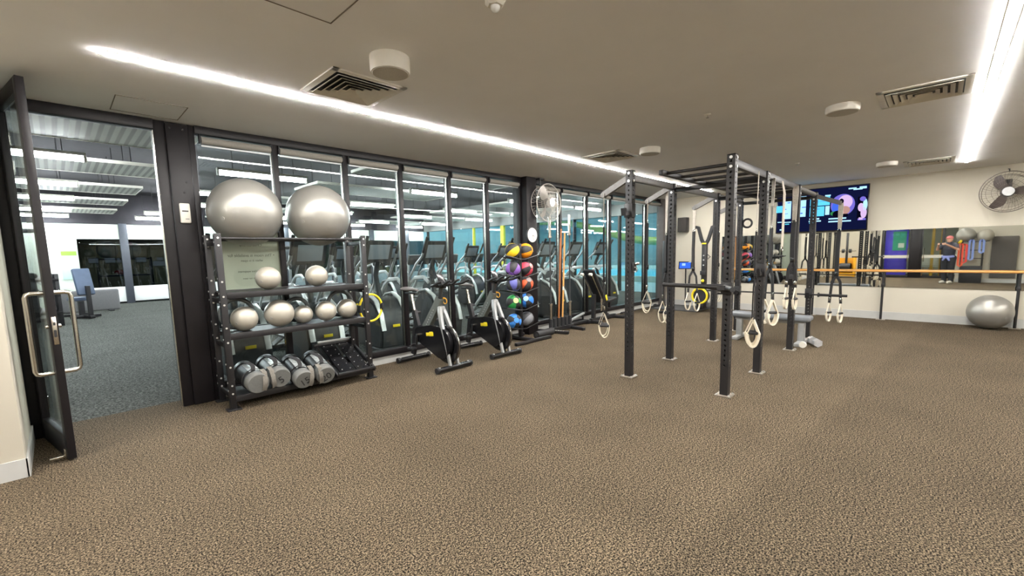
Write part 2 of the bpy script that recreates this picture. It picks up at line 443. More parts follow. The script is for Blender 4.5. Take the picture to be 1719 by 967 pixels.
b = MB(); b.box((L_ - .06, -.06, .03), (.02, .1, .02), CHROME, bev=.004); b.box((L_ - .06, -.026, .05), (.03, .012, .07), CHROME, bev=.003); b.build('floor_bolt', d)
b = MB()
for z in (.3, 2.2, 2.42): b.cyl((.012, .03, z - .05), (.012, .03, z + .05), .012, CHROME, n=10)
b.build('hinge', d)

# ------------------------------------------------------------------ mirror on the far wall
b = MB(); b.bx(FX - .012, FX - .001, -3.2, 3.82, .635, 1.735, MIRROR)
tag(b.build('wall_mirror'), 'long frameless mirror on the far wall behind the wooden barre', 'mirror')

# ------------------------------------------------------------------ strip lights
def strip(name, y, segs, label):
    t = thing(name, label, 'light', ((segs[0][0] + segs[-1][1]) / 2, y, ZC), 0, 'LED strips in the studio ceiling')
    for (x0, x1) in segs:
        b = MB(); cx = t.location.x
        b.bx(x0 - cx, x1 - cx, -.021, .021, -.009, -.004, LED); b.build('diffuser', t)
        b = MB()
        for s_ in (-1, 1): b.bx(x0 - cx, x1 - cx, s_ * .026 - .003, s_ * .026 + .003, -.004, .0, WHITEP)
        b.build('channel', t)
strip('strip_light', 3.845, [(.312, 2.55), (2.575, 5.22), (5.26, 7.9), (7.93, 10.45)], 'long LED strip in the ceiling running above the glass wall')
strip('strip_light', -0.213, [(-2.5, 1.2), (1.21, 4.6), (4.61, 7.9), (7.91, 10.27)], 'LED strip in the ceiling at the right edge, pointing at the wall fan')
strip('strip_light', 3.845, [(-3.3, -.55)], 'short LED strip in the ceiling left of the doorway, behind the camera')  # unseen strip put in to brighten the white pier
strip('strip_light', 1.8, [(-3.3, -.7)], 'short LED strip in the ceiling behind the photographer')  # second unseen strip, added for more light on the pier
strip('strip_light', -3.9, [(1.8, 6.0), (6.02, 10.3)], 'LED strip in the ceiling on the far right, out of the picture')  # unseen strip added to light the right part of the room

# ------------------------------------------------------------------ ceiling fittings
def vent(cx, cy, s_, label):
    t = thing('ceiling_vent', label, 'vent', (cx, cy, ZC), 0, 'square ceiling air vents')
    h = s_ / 2
    b = MB()
    for sx, sy, lx, ly in ((0, -1, s_, .05), (0, 1, s_, .05), (-1, 0, .05, s_), (1, 0, .05, s_)):
        b.box((sx * (h - .025), sy * (h - .025), -.006), (lx, ly, .012), WHITEP, bev=.003)
    b.build('frame', t)
    b = MB(); b.bx(-h + .05, h - .05, -h + .05, h - .05, -.004, -.001, RUBBER); b.build('backing', t)
    for k in range(5):
        r0 = h - .06 - k * .046; r1 = r0 - .03
        if r1 < .012: break
        b = MB(); z0, z1 = -.022, -.004
        for q in range(4):
            R = Matrix.Rotation(q * PI / 2, 3, 'Z')
            c = [R @ Vector(p) for p in ((-r0, -r0, z0), (r0, -r0, z0), (r1, -r1, z1), (-r1, -r1, z1))]
            c2 = [p + Vector((0, 0, -.003)) for p in c]
            A = [b.bm.verts.new(p) for p in c]; B = [b.bm.verts.new(p) for p in c2]
            fs = [b.bm.faces.new(A), b.bm.faces.new(B[::-1])] + [b.bm.faces.new((A[i], B[i], B[(i + 1) % 4], A[(i + 1) % 4])) for i in range(4)]
            b._fin(fs, WHITEP)
        b.build('louvre', t, smooth=False)
vent(1.74, 3.38, .59, 'square louvred vent in the ceiling beside the near strip light')
vent(5.32, .19, .6, 'square louvred vent in the ceiling left of the right hand strip light')
vent(5.45, 3.37, .58, 'square louvred vent in the ceiling above the glass wall fan')
vent(9.72, .22, .6, 'square louvred vent in the ceiling close to the far wall')
def round_speaker(x, y, r, h, label):
    t = thing('ceiling_speaker', label, 'speaker', (x, y, ZC), 0, 'round surface mounted ceiling speakers')
    b = MB(); b.lathe([(r * .99, 0), (r, -.02), (r * .985, -h + .012), (r * .95, -h), (r * .9, -h)], WHITEP, n=40); b.build('housing', t)
    b = MB(); b.lathe([(r * .9, -h - .0005), (r * .88, -h - .004), (.002, -h - .006)], mat('speaker_grille', (186, 182, 172), .7, noise=(260, .2)), n=40); b.build('grille', t)
round_speaker(1.66, 2.71, .13, .1, 'round white speaker on the ceiling beside the nearest vent')
round_speaker(5.235, .745, .135, .06, 'round white speaker on the ceiling beside the right hand vent')
round_speaker(5.43, 2.78, .13, .07, 'round white speaker on the ceiling above the power rig')
round_speaker(9.27, .70, .135, .06, 'round white speaker on the ceiling near the television')
t = thing('motion_sensor', 'white domed motion sensor on the ceiling at the top of the view', 'sensor', (1.69, 1.73, ZC))
b = MB(); b.lathe([(.055, 0), (.055, -.025), (.04, -.04)], WHITEP, n=6); b.build('base', t)
b = MB(); b.sph((0, 0, -.045), .025, mat('frosted_lens', (232, 232, 226), .25, noise=(30, .03)), seg=16, rings=10); b.build('lens', t)
for (x, y, lb) in ((4.53, 1.72, 'small chrome sprinkler head in the middle of the ceiling'), (8.17, 1.70, 'small chrome sprinkler head in the ceiling before the television')):
    t = thing('sprinkler', lb, 'sprinkler', (x, y, ZC), 0, 'ceiling sprinklers')
    b = MB(); b.lathe([(.03, 0), (.03, -.004), (.012, -.01)], WHITEP, n=20); b.build('rose', t)
    b = MB(); b.cyl((0, 0, -.008), (0, 0, -.03), .006, CHROME, n=10); b.lathe([(.014, -.03), (.014, -.033)], CHROME, n=14); b.build('head', t)
# ------------------------------------------------------------------ storage rack with balls and bags
RXO, RYO = 1.06, 4.855
rk = thing('storage_rack', 'black steel four post rack of silver balls and weight bags by the steel column', 'rack', (RXO, RYO, 0))
RW, RD, RH = 1.43, .41, 1.69
for (x, y) in ((0, 0), (RW, 0), (0, RD), (RW, RD)):
    b = MB(); b.box((x, y, RH / 2), (.055, .055, RH), STEEL, bev=.004)
    for z in (.16, .24, .42, .66, .80, 1.02, 1.1, 1.24, 1.58, 1.65):
        b.cyl((x, y - .031, z), (x, y - .026, z), .009, BOLT, n=10); b.cyl((x - .031, y, z + .03), (x - .026, y, z + .03), .009, BOLT, n=10)
    o = b.build('upright', rk)
    b = MB(); b.box((x, y - .01, .006), (.12, .1, .012), STEEL, bev=.003); b.build('foot_plate', o)
for k, z in enumerate((1.13, .735, .125)):
    b = MB()
    b.box((RW / 2, .0, z - .025), (RW - .05, .04, .06), STEEL, bev=.003); b.box((RW / 2, RD, z - .025), (RW - .05, .04, .06), STEEL, bev=.003)
    b.box((RW / 2, RD / 2, z - .008), (RW - .05, RD, .012), STEEL)
    b.build('shelf', rk)
for y in (0.0, RD):
    b = MB(); b.cyl((0, y, 1.645), (RW, y, 1.645), .014, STEEL, n=14); b.build('top_rail', rk)
for x in (0, RW):
    for z in (.13, .62, 1.05, 1.6):
        b = MB(); b.box((x, RD / 2, z), (.02, RD, .045), STEEL, bev=.003); b.build('side_brace', rk)

def gym_ball(x, y, z, r, label, grp, m=BALL, tilt=(0, 0, 0), name='exercise_ball', cat='ball'):
    t = thing(name, label, cat, (x, y, z), 0, grp)
    b = MB(); b.sph((0, 0, 0), r, m, seg=48, rings=30); b.build('ball_skin', t, rot=tilt)
    b = MB(); v = Vector((-.75, -.62, -.25)).normalized() * r
    b.cyl(v * .985, v * 1.008, .012 + r * .012, mat('ball_valve', (150, 148, 142), .5, noise=(60, .05)), n=14); b.build('valve', t)
    return t
gym_ball(1.37, 5.06, 1.912, .332, 'big silver exercise ball, left one on top of the storage rack', 'big silver balls on the rack', tilt=(.5, .4, 0))
gym_ball(2.09, 5.06, 1.912, .332, 'big silver exercise ball, right one on top of the storage rack', 'big silver balls on the rack', tilt=(.7, -.3, 0))
gym_ball(10.87, -.67, .288, .286, 'silver exercise ball on the floor by the far wall under the barre', None, tilt=(1.2, .2, 0))
SB = 'small silver balls on the rack shelves'
for (x, y, r, sh, lb) in ((1.50, 4.98, .118, 1.13, 'small silver ball, left one on the top shelf'), (2.00, 5.0, .116, 1.13, 'small silver ball, right one on the top shelf'),
                          (1.25, 4.97, .122, .735, 'silver ball at the left end of the middle shelf before a dark ring'), (1.575, 4.97, .142, .735, 'largest silver ball on the middle shelf, second from left'),
                          (1.825, 5.0, .098, .735, 'small silver ball third from left on the middle shelf'), (2.065, 4.98, .112, .735, 'silver ball fourth from left on the middle shelf'),
                          (2.32, 5.0, .112, .735, 'silver ball at the right end of the middle shelf')):
    gym_ball(x, y, sh + r, r, lb, SB, BALL2, (random.random(), random.random(), 0), 'small_ball')
RING = mat('dark_grey_ring', (84, 88, 88), .5, noise=(20, .08))
for (x, y, R, lb) in ((1.23, 5.13, .145, 'dark ring standing behind the leftmost middle shelf ball'), (1.81, 5.14, .122, 'dark ring standing behind the third middle shelf ball'), (2.31, 5.15, .142, 'dark ring standing behind the right end middle shelf ball')):
    b = MB(); b.torus((0, 0, R + .022), R, .022, RING, axis='y', n=40, k=10); o = b.build('ball_ring', loc=(x, y, .735)); tag(o, lb, 'ring', 'dark rings on the middle shelf')

# yellow ring hung on the right hand rear post
t = thing('pilates_ring', 'yellow hoop hanging at the right end of the rack', 'ring', (2.635, 5.02, .82), .18)
b = MB(); b.torus((0, 0, 0), .165, .013, YELLOW, axis='y', n=48, k=10); b.build('hoop', t)
for s_ in (-1, 1):
    b = MB(); b.box((s_ * .165, 0, 0), (.03, .05, .09), RUBBER, bev=.008); b.build('grip_pad', t)
b = MB(); b.tube([(-.01, 0, .165), (-.08, -.005, .19), (-.115, -.02, .17)], .005, BOLT, 8); b.build('hook', t)

# weight bags on the bottom shelf
BVIN = mat('black_gloss_vinyl', (32, 34, 36), .38, noise=(14, .15), bump=(30, .15))
PRNT = mat('silver_print', (186, 192, 192), .35, .2, noise=(60, .35))
CAPG = mat('grey_bag_cap', (100, 101, 98), .65, noise=(60, .08))
def bag(x, y, z, tilt, yaw, r, num, label, strap_front):
    t = thing('weight_bag', label, 'weight bag', (x, y, z), yaw, 'weight bags on the bottom shelf')
    t.rotation_euler = (tilt, 0, yaw)
    Lb = .46
    b = MB()
    b.lathe([(r * .8, -Lb), (r * .97, -Lb + .02), (r, -Lb + .06), (r, -.06), (r * .97, -.02), (r * .86, .0)], BVIN, n=30, rot=rotx(PI / 2))
    # wide printed panel along the top
    body = b.build('body', t)
    b = MB(); n = 10
    for i in range(n):
        a0 = PI / 2 - .55 + 1.0 * i / n; a1 = PI / 2 - .55 + 1.0 * (i + 1) / n
        q = [b.bm.verts.new((math.cos(a) * (r + .003), yy, math.sin(a) * (r + .003))) for (a, yy) in ((a0, .09), (a1, .09), (a1, .33), (a0, .33))]
        b._fin([b.bm.faces.new(q)], PRNT)
    b.build('printed_panel', body)
    b = MB(); b.lathe([(.004, .022), (r * .9, .022), (r * .97, .012), (r * 1.015, -.02), (r * 1.0, -.07)], CAPG, n=34, rot=rotx(PI / 2))
    cap = b.build('end_cap', t, label='pale grey end cap')
    if num:
        text_obj('number', num, .105, RUBBER, cap, (.005, -.0235, -.02), (PI / 2, -.5, 0))
    # webbing grips along the top and across the end
    b = MB(); pts = [(-.02 + .02 * math.sin(i), .07 + .05 * i, r + .012 + .03 * math.sin(PI * i / 6)) for i in range(7)]
    b.tube(pts, .016, BWEB, 4, flat=(.18, 1.2), up=(0, 0, 1)); b.build('top_strap', t)
    b = MB(); pts = [(.06 * strap_front, .08, r * .9 + .012), (.06 * strap_front, .0, r * .82 + .015), (.055 * strap_front, -.04, r * .3), (.05 * strap_front, -.04, -r * .35), (.045 * strap_front, -.025, -r * .75), (.04 * strap_front, .05, -r * .98)]
    b.tube(pts, .016, mat('grey_webbing', (112, 108, 100), .8, noise=(90, .2)), 4, flat=(.2, 1.3), up=(0, 1, 0)); b.build('end_strap', t)
    for yb in (.12, .36):
        b = MB(); b.torus((0, yb, 0), r + .004, .006, BWEB, axis='y', n=30, k=6); b.build('band', t)
    return t
bag(1.26, 4.745, .238, .14, .02, .103, '', 'weight bag at the left end of the bottom shelf, a strap across its end', 1.0)
bag(1.468, 4.765, .245, .19, .0, .103, '5', 'weight bag with a large 5 on its grey end', -1.35)
bag(1.675, 4.70, .192, .27, -.02, .1, '15', 'weight bag numbered 15, third from the left', 1.2)
bag(1.893, 4.69, .195, .27, -.03, .1, '20', 'weight bag numbered 20, next to the folded black step', -1.1)

# folded black board with drilled plates at the right of the bottom shelf
t = thing('wedge_board', 'black slanted exercise board with drilled plates on the bottom shelf', 'board', (2.28, 5.06, .125))
for k, x in enumerate((-.1, .09)):
    b = MB(); rot = Matrix.Rotation(.42, 3, 'X') 
    b.prism([(x - .085, -.3), (x + .06, -.3), (x + .085, .3), (x - .075, .3)], -.008, .008, GLOSSB, axis='z')
    for v in b.bm.verts: v.co = rot @ v.co + Vector((0, -.02, .15))
    for i in range(6):
        for s_ in (-.05, .045):
            p = rot @ Vector((x + s_, -.25 + .1 * i, .009)) + Vector((0, -.02, .15)); nrm = rot @ Vector((0, 0, 1))
            b.cyl(p, p + nrm * .002, .006, BOLT, n=8)
    b.build('drilled_plate', t)
b = MB(); b.box((0, .26, .275), (.5, .05, .035), STEEL, bev=.006); b.box((0, .24, .31), (.42, .03, .03), SILVER, bev=.006); b.box((0, -.3, .02), (.44, .04, .03), STEEL, bev=.005)
for x in (-.22, .22):
    b.box((x, -.02, .12), (.025, .62, .05), STEEL, rot=Matrix.Rotation(.42, 3, 'X'), bev=.004); b.box((x, .26, .13), (.03, .035, .26), STEEL, bev=.004)
b.build('base_frame', t)
b = MB(); b.cyl((-.2, .1, .1), (.2, .1, .1), .02, STEEL, n=12); b.box((-.12, .05, .1), (.05, .12, .06), GREYD, bev=.01); b.build('hinge', t)

# poster on the far side of the first pane: its print shows through reversed
t = thing('poster', 'grey poster of reversed lettering stuck behind the glass at the storage rack', 'poster', (1.475, GY + .014, 1.44))
b = MB(); b.box((0, .002, 0), (.58, .003, .62), mat('poster_paper', (196, 194, 176), .8, noise=(4, .04), emit=None)); b.build('sheet', t)
INK = mat('faded_ink', (88, 84, 76), .8, noise=(30, .2))
for (z, s_, txt) in ((.155, .036, 'Casual use only'), (.045, .044, '\u2022 This room is available for'), (-.01, .036, 'when it is open'), (-.125, .03, '\u2022 Use of class equipment'), (-.2, .026, 'please see our team')):
    text_obj('lettering', txt, s_, INK, t, (0, -.0005, z), (PI / 2, 0, 0), .0006, mirror=True, sx=.95)

# white box on the column
t = thing('wall_sensor_box', 'small white plastic box fixed to the black steel column', 'sensor', (.915, GY - .052, 1.9))
b = MB(); b.box((0, -.012, 0), (.085, .026, .19), WHITEP, bev=.012, seg=3); b.build('case', t)
b = MB(); b.box((0, -.026, .02), (.05, .002, .012), RUBBER); b.box((.012, -.026, -.055), (.03, .002, .005), RUBBER); b.build('logo', t)
# ------------------------------------------------------------------ spin bikes (front wheel towards the room, -y)
def make_bike(label, loc, rz):
    t = thing('spin_bike', label, 'exercise bike', loc, rz, 'spin bikes by the glass wall')
    for (y, w) in ((0, .56), (.86, .52)):
        b = MB(); b.box((0, y, .042), (w, .07, .055), GLOSSB, bev=.02, seg=3)
        for s_ in (-1, 1): b.cyl((s_ * (w / 2 - .03), y, .042), (s_ * (w / 2 + .004), y, .042), .036, RUBBER, n=16); b.cyl((s_ * (w / 2 - .045), y, .076), (s_ * (w / 2 - .045), y, .062), .014, BOLT, n=10)
        b.build('foot_bar', t)
    # fork: two legs joined in a yoke at the top
    b = MB()
    for s_ in (-1, 1):
        b.tube([(s_ * .062, .0, .06), (s_ * .062, .07, .33), (s_ * .06, .14, .56), (s_ * .034, .20, .72), (s_ * .02, .22, .78)], .032, SILVER, 8, radii=[.026, .03, .036, .04, .034], flat=(1, .75), up=(0, 1, 0))
    b.box((0, .215, .75), (.09, .07, .1), SILVER, bev=.02)
    b.build('fork', t)
    # slanted main tube from the head down to the crank housing
    b = MB(); b.tube([(0, .235, .90), (0, .29, .80), (0, .47, .57), (0, .56, .49)], .05, GREYP, 4, flat=(.95, .62), up=(0, 1, 0), radii=[.05, .056, .058, .05])
    b.tube([(0, .53, .5), (0, .78, .44), (0, .86, .09)], .05, STEEL, 4, flat=(.9, .6), up=(0, 0, 1), radii=[.05, .05, .036])
    b.tube([(0, .5, .36), (0, .3, .22), (0, .04, .07)], .03, STEEL, 8)
    b.build('frame', t)
    b = MB()
    for i in range(7): b.box((-.0365, .335 + .026 * i, .742 - .0332 * i), (.002, .012, .018), SILVER, rot=rotx(.9))
    b.build('side_lettering', t)
    # flywheel
    b = MB(); b.lathe([(.0, -.016), (.16, -.016), (.18, -.024), (.235, -.024), (.245, -.016), (.245, .016), (.235, .024), (.18, .024), (.16, .016), (.0, .016)][1:-1], GLOSSB, c=(0, .13, .315), n=48, rot=roty(PI / 2)); b.torus((0, .13, .315), .236, .011, CHROME, axis='x', n=48, k=8)
    b.cyl((-.07, .13, .315), (.07, .13, .315), .022, CHROME, n=16)
    b.build('flywheel', t)
    # drive cover on the left side
    pts = []
    for i in range(15): a = PI * .5 + PI * i / 14 * -1; pts.append((.60 + .105 * math.cos(a), .40 + .105 * math.sin(a)))
    for i in range(21): a = -PI * .42 - PI * 1.05 * i / 20; pts.append((.17 + .2 * math.cos(a), .335 + .2 * math.sin(a)))
    pts.append((.34, .55))
    b = MB(); b.prism(pts, -.082, -.03, GLOSSB, axis='x'); b.build('drive_cover', t)
    b = MB(); b.box((-.0835, .37, .43), (.003, .15, .045), YELLOW, rot=rotx(-.12), bev=.001); b.box((-.0835, .34, .437), (.004, .07, .058), YELLOW, rot=rotx(-.12), bev=.001); b.build('yellow_badge', t, label='yellow badge')
    # crank and pedals
    b = MB(); b.cyl((-.12, .6, .40), (.12, .6, .40), .02, CHROME, n=14)
    b.box((-.115, .62, .315), (.018, .035, .2), STEEL, rot=rotx(.2), bev=.006); b.box((.115, .58, .485), (.018, .035, .2), STEEL, rot=rotx(.2), bev=.006); b.build('crank', t)
    for s_, y, z in ((-1, .64, .225), (1, .56, .575)):
        b = MB(); b.box((s_ * .175, y, z), (.09, .1, .028), RUBBER, bev=.008); b.cyl((s_ * .115, y, z), (s_ * .15, y, z), .009, CHROME, n=10)
        b.torus((s_ * .175, y - .03, z + .02), .045, .01, RUBBER, axis='y', n=20, k=6, arc=(0, PI)); b.build('pedal', t)
    # seat post and saddle
    b = MB(); b.tube([(0, .72, .46), (0, .80, .70)], .038, STEEL, 4, flat=(1, .6), up=(0, 1, 0)); b.tube([(0, .79, .68), (0, .845, .92)], .024, CHROME, 12)
    b.box((0, .86, .935), (.035, .24, .03), STEEL, bev=.008); b.cyl((.03, .79, .67), (.09, .79, .67), .018, RUBBER, n=12); b.build('seat_post', t)
    b = MB(); sec = []
    for y, hw, z, th in ((.70, .02, .975, .02), (.74, .028, .985, .03), (.80, .045, .985, .04), (.87, .08, .985, .05), (.93, .10, .99, .055), (.98, .09, .995, .05), (1.0, .05, .99, .03)):
        sec.append([b.bm.verts.new((hw * math.cos(2 * PI * j / 12), y, z + th / 2 * math.sin(2 * PI * j / 12))) for j in range(12)])
    fs = []
    for i in range(len(sec) - 1):
        for j in range(12): fs.append(b.bm.faces.new((sec[i][j], sec[i][(j + 1) % 12], sec[i + 1][(j + 1) % 12], sec[i + 1][j])))
    fs += [b.bm.faces.new(sec[0]), b.bm.faces.new(sec[-1][::-1])]; b._fin(fs, mat('grey_saddle', (96, 92, 90), .5, noise=(30, .08))); b.build('saddle', t)
    # stem, handlebar, holder
    b = MB(); b.tube([(0, .24, .87), (0, .205, 1.03)], .026, GREYD, 12); b.box((0, .2, 1.045), (.05, .16, .035), STEEL, bev=.01); b.cyl((.03, .235, .9), (.075, .235, .9), .018, RUBBER, n=12); b.build('stem', t)
    b = MB()
    for s_ in (-1, 1):
        b.tube([(0, .2, 1.06), (s_ * .09, .18, 1.065), (s_ * .19, .15, 1.07), (s_ * .225, .05, 1.085), (s_ * .23, -.03, 1.115), (s_ * .225, -.1, 1.13)], .0165, RUBBER, 10)
        b.tube([(s_ * .05, .19, 1.062), (s_ * .07, .06, 1.08), (s_ * .07, -.02, 1.125), (s_ * .065, -.07, 1.135)], .0155, RUBBER, 10)
    b.box((0, .14, 1.075), (.2, .12, .03), GLOSSB, bev=.012); b.build('handlebar', t)
    b = MB(); b.box((0, .2, 1.14), (.09, .02, .15), GLOSSB, rot=rotx(-.5), bev=.008); b.build('console_holder', t)
    b = MB(); b.torus((.045, .19, .86), .035, .006, mat('amber_loop', (232, 170, 40), .45, noise=(20, .05)), axis='x', n=24, k=6, rot=None); b.cyl((.02, .2, .9), (.05, .19, .895), .008, mat('amber_loop', (0, 0, 0)), n=8); b.build('brake_loop', t, label='amber brake loop')
    return t
bike = make_bike('black and grey spin bike nearest the storage rack', (3.36, 4.34, 0), .04)
dup(bike, (4.29, 4.345, 0), -.03, 'black and grey spin bike nearer the coloured medicine balls')

# ------------------------------------------------------------------ medicine ball tree
mx, my = 5.27, 4.98
t = thing('ball_rack', 'black upright medicine ball tree with sloping arms before the clock column', 'rack', (mx, my, 0))
b = MB(); b.box((0, 0, .82), (.06, .06, 1.56), STEEL, bev=.006); b.build('post', t)
b = MB(); b.box((0, 0, .035), (.07, .62, .05), STEEL, bev=.008); b.box((0, -.29, .03), (.86, .06, .055), STEEL, bev=.012); b.box((0, .26, .03), (.7, .06, .055), STEEL, bev=.012); b.build('base', t)
LV = [1.43, 1.135, .885, .60, .285]
for z in LV:
    for sx in (-1, 1):
        for sy in (-1, 1):
            b = MB(); b.tube([(0, sy * .03, z - .09), (sx * .05, sy * .085, z - .085), (sx * .40, sy * .085, z - .015)], .009, STEEL, 8); b.build('arm', t)
def medball(x, y, z, r, rgb, rgb2, label, rot):
    m1 = mat('med_' + '_'.join(map(str, rgb)), rgb, .55, noise=(20, .06), bump=(120, .08)); m2 = mat('med_cap_' + '_'.join(map(str, rgb2)), rgb2, .5, noise=(20, .06)); mk = mat('med_black', (42, 42, 44), .6, noise=(30, .1), bump=(120, .08))
    t = thing('medicine_ball', label, 'ball', (x, y, z), 0, 'medicine balls on the tree'); t.rotation_euler = rot
    shell = MB(); shell.sph((0, 0, 0), r, mk, seg=36, rings=24)
    i1 = shell._m(m1)
    for f in shell.bm.faces:
        c = f.calc_center_median().normalized(); a = math.atan2(c.y, c.x)
        if math.cos(3 * a) > .1 and abs(c.z) < .93: f.material_index = i1
    shell.build('cover', t)
    b = MB()
    for s_ in (-1, 1): b.lathe([(.38 * r, s_ * r * .925), (.36 * r, s_ * r * .955), (.16 * r, s_ * r * .995), (.01, s_ * r * 1.003)], m2, n=24)
    b.build('cap_panel', t, label='round end panel')
    for s_ in (-1, 1):
        b = MB(); b.torus((0, 0, s_ * r * .93), .385 * r, .004, mk, axis='z', n=28, k=6); b.build('seam', t)
    return t
rb = .123
MB_LIST = [(-1, 0, (236, 196, 36), (226, 190, 90), 'yellow medicine ball at the top left of the tree', (.8, .6, .3)),
           (1, 0, (240, 150, 24), (240, 150, 24), 'orange medicine ball at the top right of the tree', (1.4, .2, .5)),
           (-1, 1, (128, 88, 172), (128, 88, 172), 'purple medicine ball under the yellow one', (.4, .8, 1.0)),
           (1, 1, (214, 72, 92), (228, 120, 116), 'pinkish red medicine ball under the orange one', (1.1, -.5, .4)),
           (-1, 2, (86, 88, 158), (96, 98, 150), 'violet blue medicine ball on the middle level behind a spin bike handlebar', (.5, .4, 2.0)),
           (1, 2, (224, 92, 52), (120, 110, 108), 'orange red medicine ball on the middle level', (.3, -.9, .9)),
           (-1, 3, (40, 142, 66), (196, 214, 132), 'green medicine ball with a pale end panel', (1.25, .0, -.45)),
           (1, 3, (44, 118, 206), (150, 190, 226), 'blue medicine ball with a pale end panel, beside the green one', (1.2, .0, -.9)),
           (-1, 4, (60, 136, 220), (60, 136, 220), 'bright blue medicine ball at the bottom left of the tree', (1.3, .3, -.5)),
           (1, 4, (112, 114, 118), (130, 132, 134), 'grey medicine ball at the bottom right of the tree', (.6, .6, .2))]
for sx, lv, c1, c2, lb, rot in MB_LIST:
    medball(mx + sx * .155, my, LV[lv] + .055, rb, c1, c2, lb, rot)

# clock on the column
t = thing('wall_clock', 'round white wall clock on the black column by the medicine balls', 'clock', (5.79, 5.178, 1.755))
b = MB(); b.lathe([(.13, 0), (.135, .01), (.135, .03), (.125, .036), (.122, .03)], GREYD, n=44, rot=rotx(PI / 2)); b.build('rim', t)
b = MB(); b.lathe([(.124, .028), (.121, .0345), (.002, .035)], WHITEP, n=40, rot=rotx(PI / 2))
b.build('face', t)
for k in range(12):
    a = k * PI / 6
    text_obj('numeral', str(12 if k == 0 else k), .03, RUBBER, t, (.098 * math.sin(a), -.0362, .098 * math.cos(a)), (PI / 2, 0, 0), .0005)
for a, l, w in ((2.0, .06, .008), (2.9, .09, .006)):
    b = MB(); b.box((math.sin(a) * l / 2, -.0378, math.cos(a) * l / 2), (w, .002, l), RUBBER, rot=roty(a)); b.build('hand', t)

# ------------------------------------------------------------------ upright bar holder with barbells and dowels
t = thing('bar_holder', 'black floor stand with a row of six cups holding barbells and dowels', 'rack', (6.36, 5.0, 0))
b = MB()
b.tube([(-.33, 0, .055), (.36, 0, .055)], .032, STEEL, 4, flat=(1, 1.2)); 
for x in (-.27, .32): b.box((x, -.04, .03), (.075, .62, .055), STEEL, rot=rotz(.25 if x < 0 else -.15), bev=.01)
b.build('base', t)
b = MB()
for i in range(7): b.box((-.275 + .013 * (i - 3), -.12 - .045 * (i - 3), .0585), (.024, .028, .0015), WHITEP, rot=rotz(.25))
b.build('base_lettering', t)
for i in range(6):
    b = MB(); x = -.27 + .114 * i; b.cyl((x, 0, .07), (x, 0, .245), .036, RUBBER, n=18); b.cyl((x, 0, .245), (x, 0, .248), .036, RUBBER, n=18); b.torus((x, 0, .245), .031, .006, RUBBER, n=18, k=6); b.build('cup', t)
def barbell(x, y, label, h, tilt=(0, 0)):
    q = thing('barbell', label, 'barbell', (x, y, .25), 0, 'barbells standing in the holder'); q.rotation_euler = (tilt[0], tilt[1], 0)
    b = MB(); b.cyl((0, 0, .25), (0, 0, h - .3), .0135, GREYD, n=12); b.build('shaft', q)
    for z0, z1 in ((0.0, .27), (h - .36, h)):
        b = MB(); b.cyl((0, 0, z0), (0, 0, z1), .025, CHROME, n=18); c = z1 if z0 == 0 else z0; b.cyl((0, 0, c - .015), (0, 0, c + .015), .038, CHROME, n=18); b.build('sleeve', q, label='chrome end sleeve')
barbell(6.09, 5.0, 'barbell in the left end cup with its chrome sleeve up', 1.83)
barbell(6.66, 5.0, 'barbell in the right end cup of the holder', 1.88)
for (x, y, h, tl, lb) in ((6.334, 5.012, 1.62, (.0, .06), 'brown wooden dowel, left one of three in the holder'), (6.300, 4.985, 1.45, (.0, .052), 'shorter brown wooden dowel standing in the same cup as another'), (6.432, 5.0, 1.55, (.0, .055), 'light brown wooden dowel with a pale sticker')):
    q = thing('dowel', lb, 'dowel', (x, y, .25), 0, 'wooden dowels in the holder'); q.rotation_euler = (tl[0], tl[1], 0)
    b = MB(); b.cyl((0, 0, 0), (0, 0, h), .0155, WOODD if 'light' not in lb else WOOD, n=14); b.build('rod', q)
    if 'sticker' in lb:
        b = MB(); b.cyl((0, 0, .5), (0, 0, .57), .0162, WHITEP, n=14); b.build('sticker', q)

# low adjustable platform beside the holder
t = thing('step_frame', 'low black steel frame with a silver top edge on the floor by the bench', 'frame', (7.05, 5.1, 0))
b = MB(); b.box((0, .0, .05), (.62, .07, .06), STEEL, bev=.01); b.box((.02, .14, .05), (.6, .06, .06), STEEL, bev=.01)
for x in (-.28, .29): b.box((x, .05, .045), (.07, .28, .07), STEEL, bev=.012)
for x in (-.2, .24): b.box((x, .05, .1), (.03, .03, .1 + x * .2), STEEL)
b.build('base', t)
b = MB(); b.box((.03, .05, .16), (.5, .05, .035), SILVER, rot=roty(-.22), bev=.006); b.build('top_rail', t)

# ------------------------------------------------------------------ incline bench
t = thing('incline_bench', 'black incline bench with its back pad raised against the glass wall', 'bench', (7.75, 5.05, 0), .03)
b = MB(); b.box((-.17, 0, .74), (.06, .26, .86), PAD, rot=roty(-.62), bev=.025, seg=3); b.build('back_pad', t)
b = MB(); b.box((.3, 0, .43), (.36, .28, .06), PAD, rot=roty(-.12), bev=.025, seg=3); b.build('seat_pad', t)
b = MB(); b.tube([(-.34, 0, .06), (.62, 0, .06)], .032, STEEL, 4, flat=(1, 1)); b.tube([(-.24, 0, .07), (-.22, 0, .58)], .034, STEEL, 4, flat=(1, 1)); b.tube([(.22, 0, .07), (.22, 0, .4)], .034, STEEL, 4, flat=(1, 1))
b.tube([(-.44, .0, 1.0), (.14, .0, .36)], .022, STEEL, 4, flat=(1, 1))
for x in (-.32, .6): b.box((x, 0, .035), (.07, .5, .06), STEEL, bev=.012)
b.build('frame', t)
b = MB()
for y in (-.1, .1): b.tube([(-.49, y, 1.03), (-.03, y, .42)], .012, CHROME, 8); b.cyl((-.5, y - .03, 1.0), (-.5, y + .03, 1.0), .028, WHITEP, n=14)
b.build('pad_rail', t)
